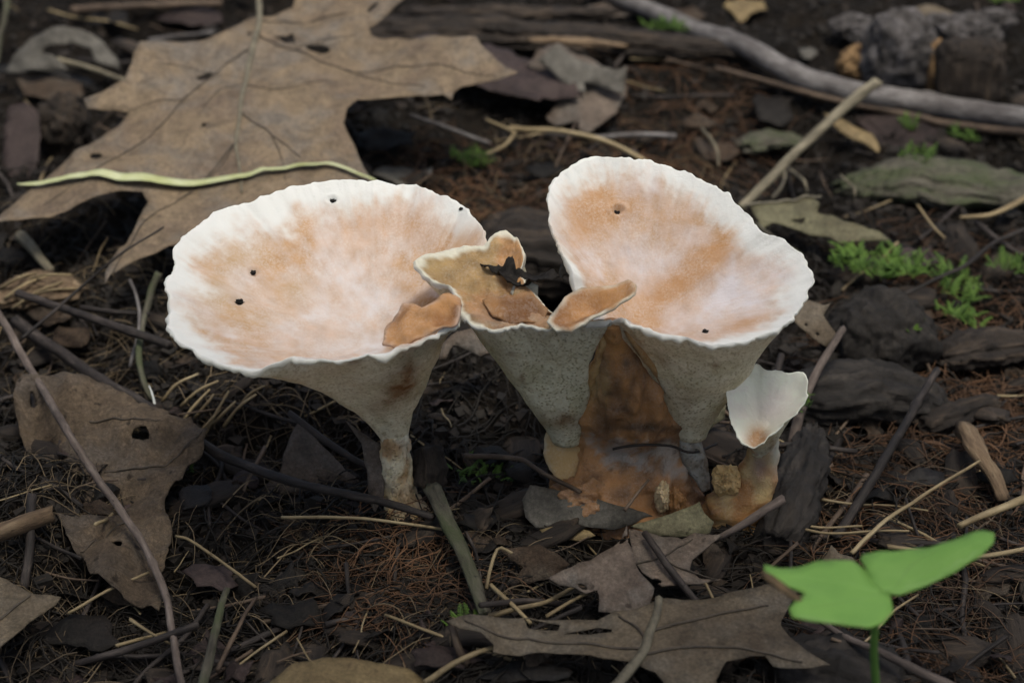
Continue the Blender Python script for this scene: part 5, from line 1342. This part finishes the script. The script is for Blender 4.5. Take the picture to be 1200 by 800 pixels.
def scatter(name, meshes, count, label, cat, group, seed, smin, smax, lift, tilt, zones=None):
    rnd = random.Random(seed)
    for i in range(count):
        P = spot(rnd, zones)
        s = rnd.uniform(smin, smax)
        o = bpy.data.objects.new(name, rnd.choice(meshes))
        C.objects.link(o)
        P[2] = float(H(P[0], P[1])[0])
        o.location = Vector((P + np.array([0, 0, rnd.uniform(*lift)])) * S)
        o.rotation_euler = (rnd.gauss(0, tilt), rnd.gauss(0, tilt), rnd.uniform(0, 6.283))
        o.scale = (s, s, s)
        px, py = proj(P)
        w_ = min(MARKS, key=lambda m_: math.hypot(px[0] - m_[0], (py[0] - m_[1]) * 1.4))[2]
        tag(o, label + ' ' + w_, cat, group + ' ' + w_)

MARKS = [(260, 60, 'around the big tan oak leaf'), (60, 110, 'near the dark bark clod'), (80, 300, 'near the crossing dark sticks'), (130, 560, 'near the broad torn brown leaf'), (40, 720, 'near the grey corner leaf'),
         (260, 480, 'under the wide white cap'), (380, 570, 'near the dark triangular leaf'), (300, 720, 'near the olive dry stem'), (480, 680, 'near the flat bark strip'), (420, 790, 'near the ochre rounded leaf'),
         (560, 500, 'between the two big mushroom stems'), (640, 670, 'near the peaked brown scrap'), (740, 660, 'near the rosy moth eaten leaf'), (740, 770, 'near the wide lobed leaf'), (560, 210, 'near the small moss tuft'),
         (680, 110, 'near the crumpled grey leaf'), (640, 40, 'near the rotten log'), (800, 160, 'behind the tall white rim'), (940, 120, 'near the pale leaning stick'), (1060, 60, 'near the lilac bark lump'), (1100, 210, 'near the mossy bark slab'),
         (1040, 330, 'near the largest moss clump'), (1040, 440, 'near the black rotten clod'), (880, 430, 'near the small spoon shaped mushroom'), (900, 640, 'near the rosy bark stick'), (1040, 580, 'near the purple brown stick'),
         (1150, 560, 'near the tan rotten splinter'), (1160, 690, 'near the thick broken straw'), (1020, 770, 'near the green seedling'), (1160, 400, 'near the dark ridge of wood')]

darkS = [scrap_mesh(700 + i, 'dark_leaf') for i in range(8)]
brownS = [scrap_mesh(720 + i, 'brown_leaf') for i in range(6)]
purpS = [scrap_mesh(740 + i, 'purple_leaf') for i in range(4)]
scatter('leaf_fragment', darkS, 190, 'small dark leaf fragment', 'leaf fragment', 'dark leaf fragments', 31, 0.35, 1.05, (0.05, 0.35), 0.35)
scatter('leaf_fragment', brownS, 60, 'small mottled brown leaf fragment', 'leaf fragment', 'brown leaf fragments', 32, 0.4, 1.0, (0.1, 0.5), 0.35)
scatter('leaf_fragment', purpS, 50, 'small purple brown leaf fragment', 'leaf fragment', 'purple leaf fragments', 33, 0.5, 1.1, (0.1, 0.5), 0.35)

def twiglet_mesh(seed, m, L, r):
    rnd = random.Random(seed)
    n = 12
    pts = [np.array([(k / 3 - 0.5) * L, rnd.uniform(-0.028, 0.028) * L, rnd.uniform(-0.02, 0.02) * L]) for k in range(4)]
    V, F, tc = tube_data(crom(pts, n), np.linspace(r, r * rnd.uniform(0.5, 0.9), n), 7, 1, 0.25, seed)
    o = mk('twiglet', V, F, M[m], origin=(0, 0, 0), tc=tc)
    me = o.data
    bpy.data.objects.remove(o)
    return me
dT = [twiglet_mesh(800 + i, 'dark_twig', 2.5 + i * 0.6, 0.04 + 0.012 * i) for i in range(6)]
bT = [twiglet_mesh(820 + i, 'brown_twig', 2.2 + i * 0.5, 0.035 + 0.010 * i) for i in range(6)]
sT = [twiglet_mesh(840 + i, 'straw', 2.0 + i * 0.6, 0.035 + 0.006 * i) for i in range(5)]
scatter('twiglet', dT, 150, 'short dark twig piece', 'twig', 'dark twig pieces', 41, 0.6, 1.4, (0.1, 0.5), 0.2)
scatter('twiglet', bT, 90, 'short brown twig piece', 'twig', 'brown twig pieces', 42, 0.5, 1.2, (0.15, 0.55), 0.2)
scatter('straw_piece', sT, 70, 'short pale straw piece', 'straw', 'straw pieces', 43, 0.5, 1.2, (0.15, 0.55), 0.2)

def chip_mesh(seed, m):
    rnd = random.Random(seed)
    n = 14
    V, F, tc = tube_data(crom([np.array([-0.8, 0, 0]), np.array([0, 0.08, 0.05]), np.array([0.8, 0, 0])], n), np.interp(np.linspace(0, 1, n), [0, .2, .8, 1], [.2, .36, .34, .18]), 14, 0.45, 0.35, seed, 1.2, 0.3)
    o = mk('bark_chip', V, F, M[m], origin=(0, 0, 0), tc=tc)
    me = o.data
    bpy.data.objects.remove(o)
    return me
scatter('leaf_fragment', darkS, 70, 'small dark leaf fragment', 'leaf fragment', 'dark leaf fragments', 34, 0.4, 1.2, (0.05, 0.35), 0.35, [(-330, 0, -20, 850), (1220, 0, 1500, 850)])
scatter('twiglet', dT, 50, 'short dark twig piece', 'twig', 'dark twig pieces', 44, 0.6, 1.4, (0.1, 0.5), 0.2, [(-330, 0, -20, 850), (1220, 0, 1500, 850)])
scatter('bark_chip', [chip_mesh(860 + i, 'rotten') for i in range(6)], 130, 'small brown rotten wood chip', 'wood chip', 'rotten wood chips', 51, 0.5, 1.7, (0.05, 0.3), 0.3)

# ------------------------------------------------------------------ fine litter nobody could count
def rootlets(name, label, count, m, zones, rad, Lr, seed, hop=0.35, curlk=0.55):
    rnd = random.Random(seed)
    A, Fs, TC = [], [], []
    base = 0
    starts = []
    for _ in range(count):
        P = spot(rnd, zones)
        starts.append(P)
    n = 11
    allp = np.zeros((count, n, 3)); rr = np.zeros(count)
    for i, P in enumerate(starts):
        hd = rnd.uniform(0, 6.283); L = rnd.uniform(*Lr); st = L / (n - 1)
        x, y = P[0], P[1]
        dh = rnd.gauss(0, curlk * 0.4)
        arc = rnd.uniform(0.0, hop); ph = rnd.uniform(-0.2, 0.3)
        for k in range(n):
            allp[i, k] = (x, y, 0.06 + arc * math.sin(math.pi * min(1, max(0, k / (n - 1) + ph))))
            hd += dh + rnd.gauss(0, curlk)
            x += math.cos(hd) * st; y += math.sin(hd) * st
        rr[i] = rnd.uniform(*rad)
    fl = allp.reshape(-1, 3)
    fl[:, 2] += H(fl[:, 0], fl[:, 1])
    allp = fl.reshape(count, n, 3)
    T = np.gradient(allp, axis=1); T /= np.linalg.norm(T, axis=2)[:, :, None] + 1e-9
    N = np.cross(T, np.array([0.13, 0.21, 0.97])); N /= np.linalg.norm(N, axis=2)[:, :, None] + 1e-9
    B = np.cross(T, N)
    tp = (rr[:, None] * np.linspace(1.0, 0.45, n)[None, :])[:, :, None]
    rings = []
    for a in (0, 2.0944, 4.18879):
        rings.append(allp + N * math.cos(a) * tp + B * math.sin(a) * tp)
    V = np.stack(rings, 2).reshape(-1, 3)
    F = []
    bi = (np.arange(count)[:, None] * n + np.arange(n - 1)[None, :]).ravel() * 3
    for j in range(3):
        k = (j + 1) % 3
        F.append(np.stack([bi + j, bi + k, bi + 3 + k, bi + 3 + j], 1))
    o = mk(name, V, np.vstack(F), M[m], origin=(0, 0, 0), tc=V * 0.5)
    return tag(o, label, 'rootlets', kind='stuff')

RUST = [(940, 480, 1210, 830), (940, 480, 1210, 830), (1040, 420, 1210, 520), (470, 170, 660, 300), (1000, 260, 1210, 420), (1040, 420, 1210, 700), (640, 90, 900, 200), (400, 610, 520, 740)]
PALE = [(200, 430, 440, 620), (0, 250, 210, 480), (200, 600, 640, 800), (940, 540, 1210, 720), (480, 140, 840, 280), (0, 560, 120, 800)]
rootlets('rusty_rootlets', 'tangle of fine rusty rootlets over the dark soil', 2200, 'rust_root', RUST, (0.010, 0.035), (1.0, 4.5), 61, 0.6, 0.30)
rootlets('pale_fibres', 'fine pale plant fibres strewn through the litter', 1000, 'pale_root', PALE, (0.008, 0.030), (0.8, 4.0), 62, 0.7, 0.13)
rootlets('dark_rootlets', 'fine dark rootlets threading through the soil', 7500, 'dark_root', [(-350, -10, 1550, 900), (-20, 0, 1220, 830)], (0.012, 0.050), (1.0, 4.5), 63, 0.5, 0.25)

def crumbs(name, label, count, m, seed, r0, r1):
    rng = np.random.default_rng(seed)
    px = rng.uniform(-420, 1620, count); py = -40 + 1000 * rng.random(count) ** 0.95
    u = (px - 600) / 600 * HALF; v = (400 - py) / 600 * HALF
    d = FW[None] + RT[None] * u[:, None] + UP[None] * v[:, None]
    P = CAM[None] + d * ((0 - CAM[2]) / d[:, 2])[:, None]
    P[:, 2] = H(P[:, 0], P[:, 1])
    k = np.ones(count, bool)
    for a, b, r in KEEP: k &= np.hypot(P[:, 0] - a, P[:, 1] - b) > r * 0.9
    P = P[k]; n = len(P)
    r = r0 + (r1 - r0) * rng.random(n) ** 3
    cube = np.array([(-1, -1, -1), (1, -1, -1), (1, 1, -1), (-1, 1, -1), (-1, -1, 1), (1, -1, 1), (1, 1, 1), (-1, 1, 1)], float) * 0.62
    V = cube[None] * (r[:, None, None] * rng.uniform(0.5, 1.4, (n, 1, 3))) * rng.uniform(0.6, 1.35, (n, 8, 3))
    a = rng.uniform(0, 6.283, n); b = rng.uniform(-0.6, 0.6, n)
    x, y, z = V[..., 0].copy(), V[..., 1].copy(), V[..., 2].copy()
    y, z = y * np.cos(b)[:, None] - z * np.sin(b)[:, None], y * np.sin(b)[:, None] + z * np.cos(b)[:, None]
    V = np.stack([x * np.cos(a)[:, None] - y * np.sin(a)[:, None], x * np.sin(a)[:, None] + y * np.cos(a)[:, None], z], 2) + P[:, None, :] + np.array([0, 0, 0.05])
    q = np.array([(0, 3, 2, 1), (4, 5, 6, 7), (0, 1, 5, 4), (1, 2, 6, 5), (2, 3, 7, 6), (3, 0, 4, 7)])
    F = (np.arange(n)[:, None, None] * 8 + q[None]).reshape(-1, 4)
    Vf = V.reshape(-1, 3)
    o = mk(name, Vf, F, M[m], origin=(0, 0, 0), tc=Vf, smooth=False)
    return tag(o, label, 'soil', kind='stuff')
crumbs('soil_crumbs', 'loose dark soil crumbs and bits of rotted wood', 36000, 'crumb', 71, 0.04, 0.34)
crumbs('litter_flakes', 'brown flakes of broken bark and leaf', 9000, 'rotten', 72, 0.05, 0.34)

# ------------------------------------------------------------------ leafy branch added out of view to shade the near ground
br = root('shade_branch', (-30, -60, 44), 'unseen leafy branch added to shade the near litter', 'branch')
rnd = random.Random(5)
Q = crom([np.array([-75, -30, 60.0]), np.array([-30, -38, 62.0]), np.array([10, -36, 60.0]), np.array([50, -34, 58.0])], 40)
V, F, tc = tube_data(Q, np.linspace(0.8, 0.3, 40), 8, 1, 0.1, 5)
mk('stem', V, F, M['brown_twig'], br, tc=tc)
half = [(0, 0), (1.2, 1.6), (2.6, 2.4), (4.6, 2.7), (6.6, 2.2), (8.4, 1.2), (9.6, 0)]
poly = np.array(half + [(x, -y) for x, y in half[-2:0:-1]], float)
q, Fl = sheet2d(poly, [], 0.9)
V, f = thicken(np.c_[q, -0.03 * (q[:, 0] - 4) ** 2 + 0.12 * np.abs(q[:, 1])], Fl, np.array([[0, 0, 1.0]]), 0.04)
lo = mk('leaf', V, f, M['green_leaf'], origin=(0, 0, 0)); lme = lo.data; bpy.data.objects.remove(lo)
for i in range(130):
    o = bpy.data.objects.new('leaf', lme); C.objects.link(o); o.parent = br
    P = np.array([rnd.uniform(-60, 55), rnd.uniform(-60, -14), rnd.uniform(52, 64)])
    o.location = Vector((P - np.array([-30, -60, 44])) * S)
    o.rotation_euler = (rnd.gauss(0, 0.35), rnd.gauss(0, 0.35), rnd.uniform(0, 6.283)); s_ = rnd.uniform(0.8, 1.3); o.scale = (s_, s_, s_)
